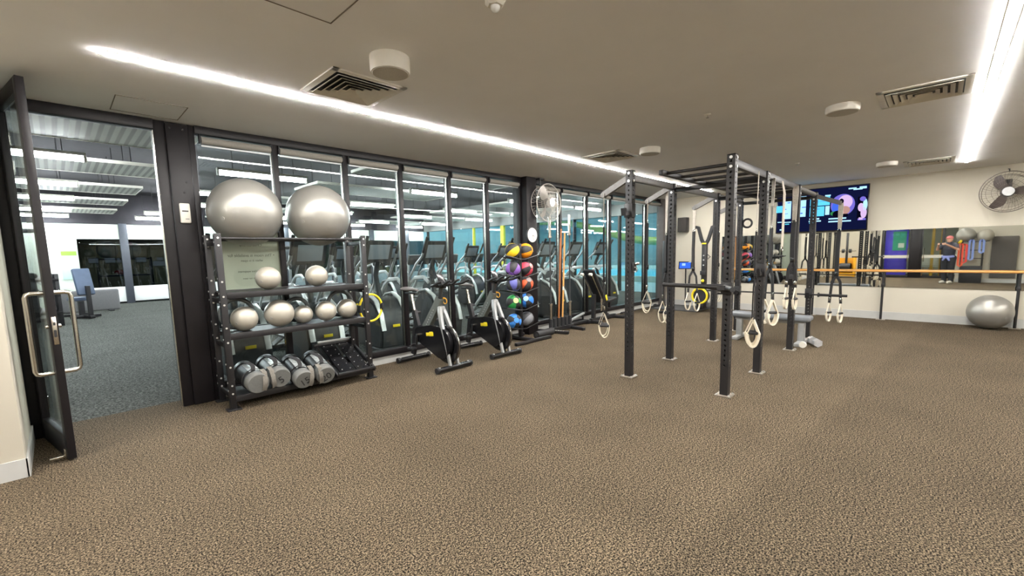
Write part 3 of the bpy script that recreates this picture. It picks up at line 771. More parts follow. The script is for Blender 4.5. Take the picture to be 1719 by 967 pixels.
b = MB(); b.cyl((-.2, -.16, .25), (-.19, -.16, .5), .02, CHROME, n=12); b.build('adjuster', t)
b = MB(); b.box((.02, -.15, .5), (.05, .012, .12), YELLOW, rot=roty(-.4), bev=.004); b.build('yellow_tag', t, label='yellow tag')
for y in (-.2, .2):
    b = MB(); b.cyl((.66, y - .02, .04), (.66, y + .02, .04), .04, RUBBER, n=18); b.build('wheel', t)

# low black rubber roll and bar at the foot of the glass
t = thing('floor_barbell', 'black barbell lying along the foot of the glass wall in the far corner', 'barbell', (9.75, 5.12, .05))
b = MB(); b.cyl((-1.05, 0, 0), (1.05, 0, 0), .014, STEEL, n=10)
b.build('shaft', t)
for s_ in (-1, 1):
    b = MB(); b.cyl((s_ * .62, 0, 0), (s_ * .66, 0, 0), .05, RUBBER, n=20); b.cyl((s_ * .66, 0, 0), (s_ * 1.0, 0, 0), .025, STEEL, n=14); b.build('sleeve', t)
t = thing('foam_roller', 'dark foam roller on the floor left of the barbell holder', 'roller', (5.72, 4.86, .065), .1)
b = MB(); b.cyl((-.22, 0, 0), (.26, 0, 0), .063, RUBBER, n=24); b.build('foam', t)
b = MB(); b.cyl((-.222, 0, 0), (-.2, 0, 0), .03, GREYD, n=16); b.cyl((.24, 0, 0), (.262, 0, 0), .03, GREYD, n=16); b.build('core', t)
# ------------------------------------------------------------------ power rig of eight drilled uprights
PX = [4.48, 5.55, 7.1, 8.22]; PY = [1.46, 2.52]
rig = thing('power_rig', 'black free standing power rig of eight drilled posts with a monkey bar roof', 'rig', (PX[0], PY[0], 0))
UW = .075
HOLE = mat('hole_rim_steel', (150, 148, 144), .35, .8, noise=(30, .05))
def upright(x, y, h, z0=.25):
    """hollow square tube whose four faces carry a column of round holes"""
    b = MB(); hw = UW / 2; pitch = .05; nh = int((h - z0 - .06) / pitch); bm = b.bm; r = .0115
    start = h - .04 - nh * pitch
    for q in range(4):
        R = rotz(q * PI / 2)
        def V(u, z, d=0.0): return bm.verts.new(R @ Vector((u, -hw + d, z)) + Vector((x, y, 0)))
        fs = [bm.faces.new((V(-hw, .008), V(hw, .008), V(hw, start), V(-hw, start)))]
        fs.append(bm.faces.new((V(-hw, start + nh * pitch), V(hw, start + nh * pitch), V(hw, h), V(-hw, h))))
        b._fin(fs, STEEL); fs = []; rim = []
        for k in range(nh):
            zc = start + (k + .5) * pitch; a = pitch / 2
            outer = [(hw, zc), (hw, zc + a), (0, zc + a), (-hw, zc + a), (-hw, zc), (-hw, zc - a), (0, zc - a), (hw, zc - a)]
            O = [V(u, z) for u, z in outer]
            I = [V(r * math.cos(j * PI / 4), zc + r * math.sin(j * PI / 4)) for j in range(8)]
            J = [V(r * math.cos(j * PI / 4), zc + r * math.sin(j * PI / 4), .006) for j in range(8)]
            for j in range(8):
                fs.append(bm.faces.new((O[j], O[(j + 1) % 8], I[(j + 1) % 8], I[j])))
                rim.append(bm.faces.new((I[j], I[(j + 1) % 8], J[(j + 1) % 8], J[j])))
        b._fin(fs, STEEL); b._fin(rim, HOLE)
    b.box((x, y, h - .004), (UW, UW, .008), STEEL)
    bmesh.ops.remove_doubles(bm, verts=bm.verts, dist=.0002)
    o = b.build('upright', rig, smooth=False)
    p = MB(); p.box((x, y, .006), (.15, .15, .01), mat('scuffed_steel_plate', (158, 150, 138), .45, .6, noise=(20, .2)), bev=.002)
    for sx in (-1, 1):
        for sy in (-1, 1): p.cyl((x + sx * .056, y + sy * .056, .01), (x + sx * .056, y + sy * .056, .02), .01, BOLT, n=10)
    p.build('base_plate', o, label='bright steel base plate')
    p = MB()
    for z in (h - .03, h - .115):
        for (dx, dy) in ((0, -1), (-1, 0)): p.cyl((x + dx * hw, y + dy * hw, z), (x + dx * (hw + .008), y + dy * (hw + .008), z), .014, BOLT, n=10)
    p.build('bolt', o)
for i, x in enumerate(PX):
    for j, y in enumerate(PY):
        upright(x - PX[0], y - PY[0], 2.325 if i == 0 else 2.29)
LARM = mat('worn_grey_steel', (104, 102, 100), .4, .5, noise=(18, .12))
ZB = 2.25
for j, y in enumerate(PY):
    for i in range(3):
        b = MB(); x0 = PX[i] - PX[0] + UW / 2; x1 = PX[i + 1] - PX[0] - UW / 2
        if i == 2: b.cyl((x0, y - PY[0], ZB), (x1, y - PY[0], ZB), .034, LARM, n=18)
        else: b.box(((x0 + x1) / 2, y - PY[0], ZB), (x1 - x0, .05, .075), STEEL if j == 0 else LARM, bev=.004)
        b.build('roof_beam', rig)
YS = .69     # the monkey bar ladder is narrower than the rig: inner stringer
b = MB(); b.box((1.87, YS, ZB), (3.82, .045, .05), STEEL, bev=.004); b.build('stringer', rig)
for k in range(11):
    x = .07 + .355 * k
    b = MB(); b.cyl((x, .0, ZB), (x, YS, ZB), .0165, STEEL, n=12); b.build('rung', rig)
for x in PX[1:]:
    b = MB(); b.box((x - PX[0], (PY[1] - PY[0]) / 2, ZB - .045), (.05, PY[1] - PY[0] - UW, .05), STEEL, bev=.004); b.build('cross_beam', rig)
# suspension arms sloping down to the glass side
for x in PX[:3]:
    b = MB(); b.tube([(x - PX[0], PY[1] - PY[0] + .03, 2.245), (x - PX[0], PY[1] - PY[0] + .34, 2.10)], .032, LARM, 4, flat=(1, .7)); b.cyl((x - PX[0] - .03, PY[1] - PY[0] + .34, 2.095), (x - PX[0] + .03, PY[1] - PY[0] + .34, 2.095), .03, LARM, n=14); b.build('suspension_arm', rig, label='worn grey steel arm')
b = MB(); b.tube([(PX[3] - PX[0], .0, 2.23), (PX[3] - PX[0], -.34, 2.09)], .032, LARM, 4, flat=(1, .7)); b.build('suspension_arm', rig, label='worn grey steel arm')
b = MB(); b.tube([(PX[3] - PX[0], PY[1] - PY[0], 2.23), (PX[3] - PX[0], PY[1] - PY[0] + .34, 2.09)], .032, LARM, 4, flat=(1, .7)); b.build('suspension_arm', rig, label='worn grey steel arm')

# J hooks and small fittings clamped on the posts
def jhook(x, y, z, label, face):
    t = thing('bar_hook', label, 'hook', (x, y, z), face, 'bar hooks on the rig posts')
    h = UW / 2
    b = MB(); b.box((0, -h - .006, .02), (.09, .012, .15), STEEL, bev=.003); b.box((-h - .006, -.01, .02), (.012, .08, .15), STEEL, bev=.003); b.box((h + .006, -.01, .02), (.012, .08, .15), STEEL, bev=.003); b.build('saddle', t)
    b = MB(); b.prism([(-h - .012, -.03), (-h - .105, -.04), (-h - .12, .04), (-h - .098, .04), (-h - .085, -.012), (-h - .012, .0)], -.028, .028, STEEL, axis='x'); b.build('lip', t)
    return t
jhook(PX[0], PY[1], 1.87, 'bar hook high on the nearest left rig post', -PI / 2)
jhook(PX[3], PY[0], .70, 'bar hook low on the farthest right rig post', -PI / 2)
jhook(PX[3], PY[1], .70, 'bar hook low on the farthest left rig post', -PI / 2)
jhook(PX[2], PY[0], .98, 'bar hook at barre height on the third right rig post', -PI / 2)
jhook(PX[1], PY[0], 1.18, 'bar hook at chest height on the second right rig post', -PI / 2)
t = thing('clamp', 'shiny safety clip on the nearest left rig post at chest height', 'clamp', (PX[0], PY[1] - UW / 2 - .01, 1.27))
b = MB(); b.box((0, -.006, 0), (.06, .03, .09), STEEL, bev=.006); b.build('body', t)
b = MB(); b.cyl((0, -.02, .03), (0, -.07, .04), .014, CHROME, n=12); b.torus((-.02, -.03, -.03), .025, .006, CHROME, axis='x', n=20, k=6); b.build('pin', t)

# V shaped dip bars on the nearest right post
t = thing('dip_bar', 'black V shaped dip bars clamped on the nearest right rig post', 'dip bars', (PX[0], PY[0], 1.07))
b = MB(); b.box((-UW / 2 - .012, 0, 0), (.02, .1, .12), STEEL, bev=.004); b.prism([(-.05, -.03), (-.05, .03), (-.16, .035), (-.16, -.01)], -.05, .05, STEEL, axis='y'); b.build('bracket', t)
for e in ((-.10, .60), (-.38, -.16)):
    b = MB(); p0 = Vector((-.07, 0, .01)); p1 = Vector((e[0], e[1], .02)); b.tube([p0, p0.lerp(p1, .3), p1], .02, STEEL, 12, radii=[.034, .024, .019]); b.build('horn', t)
    b = MB(); d_ = (p1 - p0).normalized(); b.cyl(p1 - d_ * .02, p1 + d_ * .012, .022, RUBBER, n=14); b.build('end_cap', t)
# roller disc on the nearest right post
t = thing('target_ring', 'small black ring fitting on the rig post before the pale wall', 'ring', (PX[3], PY[1] - .07, 1.87))
b = MB(); b.torus((0, -.045, 0), .07, .017, RUBBER, axis='x', n=28, k=8); b.build('ring', t)
b = MB(); b.cyl((0, .04, 0), (0, .015, .0), .02, STEEL, n=10); b.build('stub', t)

# ------------------------------------------------------------------ suspension trainers
def trx(x, y, ztop, zbot, label, yaw=0.0, pale=.32, spread=.06, foam=True, th=.55):
    t = thing('suspension_trainer', label, 'suspension straps', (x, y, ztop), yaw, 'suspension trainers hanging from the rig')
    H = ztop - zbot
    a = MB(); a.tube([(0, 0, 0.03), (.012, 0, -.02), (0, .004, -pale)], .021, WEB, 4, flat=(.14, 1), up=(0, 1, 0)); a.tube([(-.014, 0, 0.03), (-.02, 0, -.03), (-.006, .004, -pale)], .021, WEB, 4, flat=(.14, 1), up=(0, 1, 0)); a.build('anchor_strap', t, label='pale anchor webbing')
    a = MB(); a.torus((0, 0, -pale - .02), .022, .005, CHROME, axis='y', n=20, k=6); a.build('carabiner', t)
    zs = -(H * .58)
    a = MB(); a.tube([(0, 0, -pale - .03), (.004, .003, (zs - pale) / 2), (0, 0, zs)], .026, BWEB, 4, flat=(.35, 1), up=(0, 1, 0)); a.box((0, -.004, zs - .0), (.05, .03, .07), GLOSSB, bev=.008)
    a.build('main_strap', t)
    for s_ in (-1, 1):
        c = s_ * spread; zb = -H
        a = MB(); a.tube([(0, 0, zs - .02), (c * .7, s_ * .01, zs - .12), (c, s_ * .012, zb + .30)], .016 * max(1, th), BWEB, 4, flat=(.2, 1.2), up=(0, 1, 0)); a.box((c, s_ * .012, zb + .36), (.034, .014, .05), CHROME, bev=.003); a.build('side_strap', t)
        g = MB(); g.cyl((c, s_ * .012 - .055, zb + .15), (c, s_ * .012 + .055, zb + .15), .017, RUBBER, n=14); g.build('grip', t)
        g = MB(); yy = s_ * .012
        for q in (-1, 1): g.tube([(c, yy, zb + .30), (c, yy + q * .045, zb + .18), (c, yy + q * .058, zb + .15)], .016 * th, FOAM if foam else BWEB, 4, flat=(1, .25), up=(1, 0, 0))
        g.build('handle_loop', t)
        g = MB(); n = 14; pts = [(c, yy + .056 * math.cos(PI + PI * i / n), zb + .145 + .135 * math.sin(PI + PI * i / n)) for i in range(n + 1)]
        g.tube(pts, .026 * th, FOAM if foam else BWEB, 4, flat=(1, .25), up=(1, 0, 0)); g.build('foot_cradle', t, label='off white foot cradle')
    return t
trx(PX[0], 2.86, 2.08, .42, 'suspension straps hanging left of the nearest rig post', .5)
trx(PX[1], 2.86, 2.08, .60, 'suspension straps with slack pale loops, on the arm of the second left rig post', .3, pale=.24, spread=.09)
trx(PX[1] + .01, 2.60, 2.17, .47, 'suspension straps with white foot loops against the second left rig post', .9, pale=.5, spread=.05)
trx(PX[2], 2.86, 2.08, .45, 'suspension straps at the third left rig post before the pale wall', 1.1, spread=.09)
trx(PX[3], 2.86, 2.08, .50, 'suspension straps between the farthest left rig posts', .4, spread=.05)
trx(5.10, 1.40, 2.2, .40, 'suspension straps with chunky white loops right of the dip bars', .2, pale=.55, spread=.05, th=1.7)
trx(5.74, 1.42, 2.2, .55, 'suspension straps behind the second right rig post, white loops lifted', .7, pale=.5, spread=.07, th=1.4)
trx(PX[3], 1.12, 2.06, .28, 'suspension straps hanging alone at the right end of the rig before the mirror', 1.2, pale=.35, spread=.075)
trx(6.7, 1.40, 2.2, .62, 'black suspension straps hung between the third pair of rig posts', 1.4, pale=.4, spread=.05)
for (x, y, zt, ln, lb) in ((6.2, 1.44, 2.2, .75, 'pale doubled webbing loop over the rig roof beam by the television'),):
    t = thing('webbing_loop', lb, 'strap', (x, y, zt))
    for s_ in (-1, 1):
        b = MB(); b.tube([(s_ * .01, 0, .06), (s_ * .03, -.03, -.1), (s_ * .025, -.03, -ln)], .02, WEB, 4, flat=(.15, 1), up=(0, 1, 0)); b.build('strap', t)
    b = MB(); b.torus((0, -.03, -ln - .02), .03, .006, CHROME, axis='y', n=18, k=6); b.build('ring', t)

# barbell across the far hooks
t = thing('long_bar', 'thin black barbell resting on the low hooks at the back of the rig', 'barbell', (PX[3] - UW / 2 - .055, 1.98, .707))
b = MB(); b.cyl((0, -.66, 0), (0, .66, 0), .0125, STEEL, n=12); b.build('shaft', t)
for s_ in (-1, 1):
    b = MB(); b.cyl((0, s_ * .66, 0), (0, s_ * 1.02, 0), .02, STEEL, n=14); b.cyl((0, s_ * .65, 0), (0, s_ * .67, 0), .034, STEEL, n=16); b.build('sleeve', t)

# ------------------------------------------------------------------ flat bench inside the rig
t = thing('flat_bench', 'grey padded flat bench standing inside the rig', 'bench', (7.6, 1.86, 0))
b = MB(); b.box((0, 0, .395), (.3, 1.12, .075), GPAD, bev=.03, seg=3); b.build('pad', t)
b = MB(); b.box((0, 0, .335), (.07, .96, .05), SILVER, bev=.006)
for y in (-.44, .42): b.box((0, y, .18), (.08, .09, .3), SILVER, bev=.01); b.box((0, y, .03), (.5, .09, .055), SILVER, bev=.012)
b.build('frame', t)
for y in (-.44,):
    for x in (-.24, .24):
        b = MB(); b.cyl((x - .02, y - .07, .045), (x + .02, y - .07, .045), .045, WHITEP, n=18); b.build('wheel', t)
t = thing('dumbbell', 'pale grey dumbbell on the floor at the end of the flat bench', 'dumbbell', (7.62, 1.25, .062), .5)
b = MB(); b.cyl((-.06, 0, 0), (.06, 0, 0), .016, CHROME, n=12); b.build('handle', t)
for s_ in (-1, 1):
    b = MB(); b.cyl((s_ * .055, 0, 0), (s_ * .13, 0, 0), .06, mat('pale_grey_cast', (168, 168, 168), .5, .2, noise=(20, .1)), n=6); b.build('head', t)
# ------------------------------------------------------------------ television
t = thing('television', 'large wall television showing bright class pictures above the mirror', 'television', (FX, 1.87, 2.205))
TW, TH = 1.60, .90
b = MB(); b.bx(-.075, -.03, -TW / 2, TW / 2, -TH / 2, TH / 2, GLOSSB, .006); b.build('housing', t)
b = MB(); b.bx(-.03, -.001, -.3, .3, -.2, .2, STEEL, .004); b.build('wall_bracket', t)
NAVY = emis('screen_navy', (20, 26, 66), .8); CY = emis('screen_cyan', (96, 206, 250), 1.3); CYL = emis('screen_pale', (176, 226, 255), 1.3); BLU = emis('screen_blue', (70, 110, 235), 1.1)
PINK = emis('screen_pink', (222, 190, 236), 1.1); VIO = emis('screen_violet', (128, 116, 224), 1.0); SKIN_E = emis('screen_tan', (206, 160, 150), .9); DARK = emis('screen_dark', (14, 14, 34), .6); GRN = emis('screen_green', (60, 150, 90), .9)
def P_(u, v, d): return (-.0755 - d, TW / 2 - u * TW, TH / 2 - v * TH)
def quad(b, u0, u1, v0, v1, m, d=.0006):
    c = [b.bm.verts.new(P_(u, v, d)) for u, v in ((u0, v0), (u1, v0), (u1, v1), (u0, v1))]; b._fin([b.bm.faces.new(c)], m)
def disc(b, u, v, ru, rv, m, d, n=28, a0=0, a1=2 * PI):
    c = [b.bm.verts.new(P_(u + ru * math.cos(a0 + (a1 - a0) * i / n), v + rv * math.sin(a0 + (a1 - a0) * i / n), d)) for i in range(n)]; b._fin([b.bm.faces.new(c)], m)
b = MB()
quad(b, .012, .988, .02, .975, NAVY, .0004)
quad(b, .085, .175, .18, .66, CYL); quad(b, .215, .345, .155, .63, CYL)
for (u0, u1, v0, v1) in ((.13, .165, .27, .29), (.09, .12, .42, .435), (.10, .14, .53, .54), (.26, .29, .235, .25), (.30, .345, .4, .42), (.285, .31, .535, .56), (.215, .235, .27, .3)): quad(b, u0, u1, v0, v1, BLU, .0009)
quad(b, .39, .465, .18, .4, CY); quad(b, .475, .605, .2, .4, CY); quad(b, .39, .55, .42, .64, CY); quad(b, .56, .605, .42, .62, CYL)
quad(b, .44, .5, .47, .48, BLU, .0009); quad(b, .42, .46, .52, .53, BLU, .0009); quad(b, .41, .55, .31, .315, BLU, .0009)
quad(b, .39, .50, .68, .715, CYL); quad(b, .385, .52, .735, .765, CYL); quad(b, .39, .47, .78, .80, CY)
quad(b, .60, .785, .70, .73, CYL); quad(b, .60, .835, .765, .795, CYL)
quad(b, .10, .18, .73, .75, CYL); quad(b, .11, .16, .775, .795, CY); quad(b, .2, .26, .74, .76, CYL); quad(b, .02, .07, .72, .74, CYL); quad(b, .05, .10, .90, .93, CYL)
quad(b, .0, .075, .34, .5, CY, .0009)
disc(b, .74, .42, .125, .24, VIO, .0006); disc(b, .69, .47, .06, .17, BLU, .0009); disc(b, .765, .36, .075, .155, PINK, .0012); disc(b, .66, .60, .045, .05, GRN, .0012); disc(b, .725, .34, .025, .06, DARK, .0015); disc(b, .765, .54, .055, .09, SKIN_E, .0015); quad(b, .70, .80, .62, .68, DARK, .0018); disc(b, .69, .62, .05, .08, DARK, .0018)
quad(b, .89, .985, .27, .78, DARK, .0006); disc(b, .925, .5, .03, .09, PINK, .0012); disc(b, .965, .45, .022, .13, CYL, .0012); disc(b, .955, .62, .03, .12, PINK, .0012); disc(b, .94, .32, .03, .05, VIO, .0015); quad(b, .91, .95, .72, .77, PINK, .0012); quad(b, .9, .98, .74, .78, VIO, .0009)
quad(b, .79, .87, .06, .09, CYL); quad(b, .84, .93, .085, .115, CYL); quad(b, .90, .97, .05, .10, CYL); quad(b, .55, .61, .17, .2, CYL)
b.build('screen', t, smooth=False, label='lit screen with cyan panels and round picture')

# ------------------------------------------------------------------ wall and ceiling fans
def fan(loc, rz, r, label, mount):
    BL = mat('dark_fan_blade', (82, 74, 72), .4, .2, noise=(10, .06)) if mount == 'wall' else mat('pale_fan_blade', (168, 164, 158), .35, .4, noise=(10, .06))
    t = thing('fan', label, 'fan', loc, rz, 'big caged fans')     # faces local -y
    WIRE = mat('fan_wire', (176, 170, 160), .4, .3, noise=(30, .08)) if mount == 'ceiling' else mat('dark_fan_wire', (104, 96, 88), .4, .3, noise=(30, .08))
    b = MB()
    b.torus((0, -.0, 0), r, .007, WIRE, axis='y', n=56, k=6); b.torus((0, .16, 0), r * .9, .005, WIRE, axis='y', n=48, k=5)
    for q in (.78, .58, .38): b.torus((0, -.03 - .06 * (1 - q), 0), r * q, .0022, WIRE, axis='y', n=44, k=4)
    n = 56 if mount == 'ceiling' else 44; wr = .0026 if mount == 'ceiling' else .0016
    for i in range(n):
        a = 2 * PI * i / n; a2 = a + .42; c, s_ = math.cos(a), math.sin(a)
        b.tube([(r * c, 0, r * s_), (r * .8 * math.cos(a + .08), -.04, r * .8 * math.sin(a + .08)), (r * .45 * math.cos(a + .25), -.065, r * .45 * math.sin(a + .25)), (.07 * math.cos(a2), -.07, .07 * math.sin(a2))], wr, WIRE, 4)
        if i % 2 == 0: b.tube([(r * c, 0, r * s_), (r * .9 * c, .16, r * .9 * s_), (.09 * c, .2, .09 * s_)], wr, WIRE, 4)
    b.lathe([(.07, .075), (.07, .07), (.02, .068)], SILVER, n=28, rot=rotx(PI / 2))
    b.build('cage', t)
    for k in range(3):
        b = MB(); R = roty(k * 2 * PI / 3 + .1); rows = []
        for i in range(8):
            rr = .05 + (r - .075) * i / 7; ch = (.05 + .075 * math.sin(PI * min(1, (i + .8) / 8))) * .62; tw = .62 - .35 * i / 7
            rows.append([R @ Vector((rr, .04 + math.sin(tw) * ch * u, math.cos(tw) * ch * u + .03 * math.sin(i / 7 * PI))) for u in (-1, -.4, .4, 1)])
        V0 = [[b.bm.verts.new(p) for p in row] for row in rows]; V1 = [[b.bm.verts.new(p + Vector((0, .004, 0))) for p in row] for row in rows]; fs = []
        for i in range(7):
            for j in range(3):
                fs.append(b.bm.faces.new((V0[i][j], V0[i][j + 1], V0[i + 1][j + 1], V0[i + 1][j]))); fs.append(b.bm.faces.new((V1[i][j], V1[i + 1][j], V1[i + 1][j + 1], V1[i][j + 1])))
            fs.append(b.bm.faces.new((V0[i][0], V0[i + 1][0], V1[i + 1][0], V1[i][0]))); fs.append(b.bm.faces.new((V0[i][3], V1[i][3], V1[i + 1][3], V0[i + 1][3])))
        b._fin(fs, BL); b.build('blade', t)
    b = MB(); b.cyl((0, .02, 0), (0, .24, 0), .085, GREYD, n=24, r1=.075); b.cyl((0, -.02, 0), (0, .05, 0), .05, SILVER, n=20); b.build('motor', t)
    b = MB()
    if mount == 'wall':
        b.tube([(0, .2, 0), (0, .22, .1), (0, .30, .13)], .018, GREYD, 8); b.box((0, .315, .13), (.12, .02, .2), GREYD, bev=.006)
        b.tube([(0, .08, r + .0), (0, .1, r + .05), (0, .3, r + .07)], .008, GREYD, 8)
    else:
        b.tube([(0, .2, 0), (0, .2, ZC - loc[2])], .016, GREYD, 8); b.box((0, .2, ZC - loc[2] - .012), (.14, .1, .02), GREYD, bev=.004)
    b.build('bracket', t)
    return t
fan((FX - .33, -.735, 2.275), -PI / 2, .325, 'big caged fan mounted on the pale far wall at the right edge', 'wall')
fan((6.08, 5.0, 2.31), 0.0, .325, 'big caged fan hanging from the ceiling before the glass wall', 'ceiling')

# ------------------------------------------------------------------ ballet barre
t = thing('ballet_barre', 'long wooden barre on black floor posts along the mirror', 'barre', (FX - .12, 1.0, 0))
b = MB(); b.cyl((0, -4.0, .955), (0, 2.72, .955), .024, WOOD, n=20); b.build('rail', t, label='oak handrail')
for y in (-3.6, -1.985, -.235, .9, 2.45):
    b = MB(); b.tube([(0, y, .008), (0, y, .93)], .02, STEEL, 12); b.box((0, y, .93), (.03, .05, .03), STEEL, bev=.006); b.box((0, y, .68), (.05, .05, .06), STEEL, bev=.006); p = b.build('post', t)
    b = MB(); b.box((0, y, .006), (.11, .14, .01), mat('scuffed_steel_plate', (0, 0, 0)), bev=.002); b.build('foot_plate', p)

# ------------------------------------------------------------------ Y shaped mast machine in the far corner
t = thing('mast_trainer', 'black Y topped mast machine with a yellow rimmed drum in the far corner', 'exercise machine', (10.32, 3.93, 0))
b = MB(); b.box((.08, .0, .95), (.09, .11, 1.35), STEEL, bev=.012); 
for z in (.74, 1.08, 1.2, 1.3): b.cyl((.03, 0, z), (.02, 0, z), .016, BOLT, n=12)
b.build('mast', t)
for s_ in (-1, 1):
    b = MB(); b.tube([(.08, s_ * .03, 1.58), (.08, s_ * .075, 1.66), (.08, s_ * .155, 1.94), (.08, s_ * .20, 1.955), (.08, s_ * .25, 1.95)], .03, STEEL, 4, flat=(1, 1.1), up=(1, 0, 0)); b.build('fork_arm', t)
b = MB(); b.box((.03, 0, 1.575), (.012, .1, .03), YELLOW, bev=.003); b.build('yellow_band', t, label='yellow band')
b = MB(); b.box((.03, 0, .9), (.09, .13, .1), RUBBER, bev=.015); b.build('carriage', t)
b = MB(); b.sph((.0, .0, .72), .035, YELLOW, seg=16, rings=10); b.build('knob', t, label='yellow knob')
b = MB(); b.torus((.05, -.09, 1.27), .05, .01, STEEL, axis='x', n=4, k=6); b.build('handle_bracket', t)
b = MB(); b.lathe([(.16, .05), (.17, .04), (.175, -.1), (.14, -.12)], RUBBER, c=(-.08, .01, .38), n=36, rot=roty(-PI / 2)); b.build('drum', t)
b = MB(); b.torus((-.135, .01, .38), .168, .024, YELLOW, axis='x', n=44, k=10); b.build('drum_rim', t, label='yellow rim')
b = MB(); b.box((.0, 0, .17), (.3, .16, .2), STEEL, bev=.02); b.box((.1, -.16, .16), (.1, .2, .1), SILVER, bev=.02); b.cyl((.02, -.24, .14), (.1, -.24, .14), .06, STEEL, n=18); b.build('base', t)
b = MB(); b.bx(-.15, .82, -.12, 1.0, 0, .028, mat('dark_rubber_mat', (66, 66, 66), .8, noise=(60, .12)), .006); o = b.build('floor_mat', loc=(10.32, 4.1, 0)); o.data.name = 'floor_mat'
o.location = (10.3, 4.12, 0); tag(o, 'dark rubber mat on the floor left of the mast machine', 'mat')
t = thing('tablet', 'small tablet with a lit blue screen on an arm by the far corner', 'tablet', (10.75, 4.53, 1.06), -PI / 2 + .25)
b = MB(); b.box((0, 0, 0), (.3, .018, .19), GLOSSB, rot=rotx(-.25), bev=.006); b.build('case', t)
b = MB(); b.box((0, -.0098, .0), (.26, .002, .15), emis('tablet_blue', (60, 110, 235), 1.2), rot=rotx(-.25)); b.box((-.03, -.011, .02), (.08, .002, .06), emis('tablet_pale', (170, 210, 255), 1.2), rot=rotx(-.25)); b.box((.07, -.011, -.01), (.06, .002, .05), emis('tablet_pale', (0, 0, 0), 1), rot=rotx(-.25)); b.build('screen', t, label='lit blue screen')
b = MB(); b.tube([(0, .012, -.02), (0, .12, -.1), (0, .15, -1.03)], .016, STEEL, 8); b.box((0, .15, -1.045), (.3, .3, .025), STEEL, bev=.006); b.build('stand', t)
t = thing('wall_speaker', 'black loudspeaker high on the far wall by the corner', 'speaker', (FX, 4.74, 2.07))
b = MB(); b.bx(-.2, -.03, -.115, .115, -.18, .18, STEEL, .012); b.build('cabinet', t)
b = MB(); b.bx(-.206, -.2, -.105, .105, -.17, .17, mat('speaker_cloth', (58, 54, 50), .9, noise=(90, .15)), .003); b.build('grille', t)
b = MB(); b.bx(-.03, -.001, -.04, .04, -.08, .08, STEEL, .004); b.build('bracket', t)
# black storage bag / punch pad hung beside the jamb
t = thing('hanging_bag', 'tall black padded bag hanging at the end of the glass wall', 'bag', (10.75, 5.0, .55))
b = MB(); b.lathe([(.06, 0), (.1, .03), (.11, .2), (.11, .95), (.1, 1.12), (.05, 1.16)], PAD, n=24); b.build('body', t)
b = MB(); b.tube([(-.05, 0, 1.15), (0, 0, 1.42), (0, 0, ZC - .57)], .008, BWEB, 6); b.tube([(.05, 0, 1.15), (0, 0, 1.42)], .008, BWEB, 6); b.box((0, 0, ZC - .56), (.08, .08, .02), STEEL, bev=.004); b.build('strap', t)

# ------------------------------------------------------------------ behind the camera (seen in the mirror)
# entrance: two glazed doors with black frames in the back wall
for n, (y0, y1) in enumerate(((.92, 1.93), (-.73, .63))):
    b = MB(); b.bx(BX - .06, BX, y0, y0 + .07, 0, 2.35, FRAME, .004); b.bx(BX - .06, BX, y1 - .07, y1, 0, 2.35, FRAME, .004); b.bx(BX - .06, BX, y0 + .07, y1 - .07, 2.24, 2.35, FRAME, .004); b.bx(BX - .06, BX, y0 + .07, y1 - .07, 0, .1, FRAME, .004)
    if n == 1: b.bx(BX - .06, BX, -.12, -.02, .1, 2.24, FRAME, .004)
    w = struct(b.build('door_%d' % (n + 2)))
    b = MB(); b.bx(BX - .035, BX - .025, y0 + .06, y1 - .06, .08, 2.25, GLASS); b.build('door_pane', w, smooth=False)
    yh = y0 + .12 if n == 0 else y1 - .12
    b = MB(); b.tube([(BX, yh, 1.28), (BX + .07, yh, 1.28), (BX + .07, yh, .72), (BX, yh, .72)], .016, CHROME, 10); b.build('pull_handle', w)
    b = MB(); b.bx(BX - .02, BX + .004, y0 + .07, y1 - .07, .86, .99, WHITEP, .003); b.build('push_rail', w)
b = MB(); b.bx(BX - .1, BX + .02, .63, .92, 0, 2.35, FRAME, .006); struct(b.build('trim_10'))
# lobby beyond the entrance
b = MB(); b.bx(-7.0, -3.7, -2.5, 3.5, -.1, 0, GYMFLOOR); struct(b.build('floor_lobby'))
b = MB(); b.bx(-7.1, -7.0, -2.5, 3.5, 0, 2.8, mat('lobby_wall_paint', (206, 204, 190), .85, noise=(3, .02))); struct(b.build('wall_lobby'))
b = MB(); b.bx(-7.0, -3.7, -2.5, 3.5, 2.8, 2.9, CEILP); struct(b.build('ceiling_lobby'))
t = thing('lobby_light', 'square ceiling light of the lobby behind the entrance doors', 'light', (-5.2, .3, 2.8))
b = MB(); b.bx(-.3, .3, -.3, .3, -.02, -.01, emis('lobby_panel', (250, 248, 236), 14.0)); b.build('diffuser', t)
b = MB()
for s_ in (-1, 1): b.bx(-.32, .32, s_ * .31 - .01, s_ * .31 + .01, -.025, 0, WHITEP); b.bx(s_ * .31 - .01, s_ * .31 + .01, -.3, .3, -.025, 0, WHITEP)
b.build('frame', t)
t = thing('banner', 'purple banner with a green panel and white square beyond the entrance door', 'banner', (-4.0, 1.45, 0))
b = MB(); b.box((0, 0, 1.2), (.02, .78, 2.2), mat('purple_print', (70, 52, 180), .5, noise=(5, .06)), bev=.003); b.build('sheet', t)
b = MB(); b.box((.012, -.1, 1.62), (.006, .46, .85), mat('green_print', (22, 122, 92), .5, noise=(5, .05))); b.build('panel', t, label='green panel')
b = MB(); b.box((.017, -.16, 1.42), (.004, .2, .2), WHITEP); b.build('square', t, label='white square')
b = MB(); b.box((0, 0, .04), (.3, .82, .05), SILVER, bev=.01); b.build('base', t)
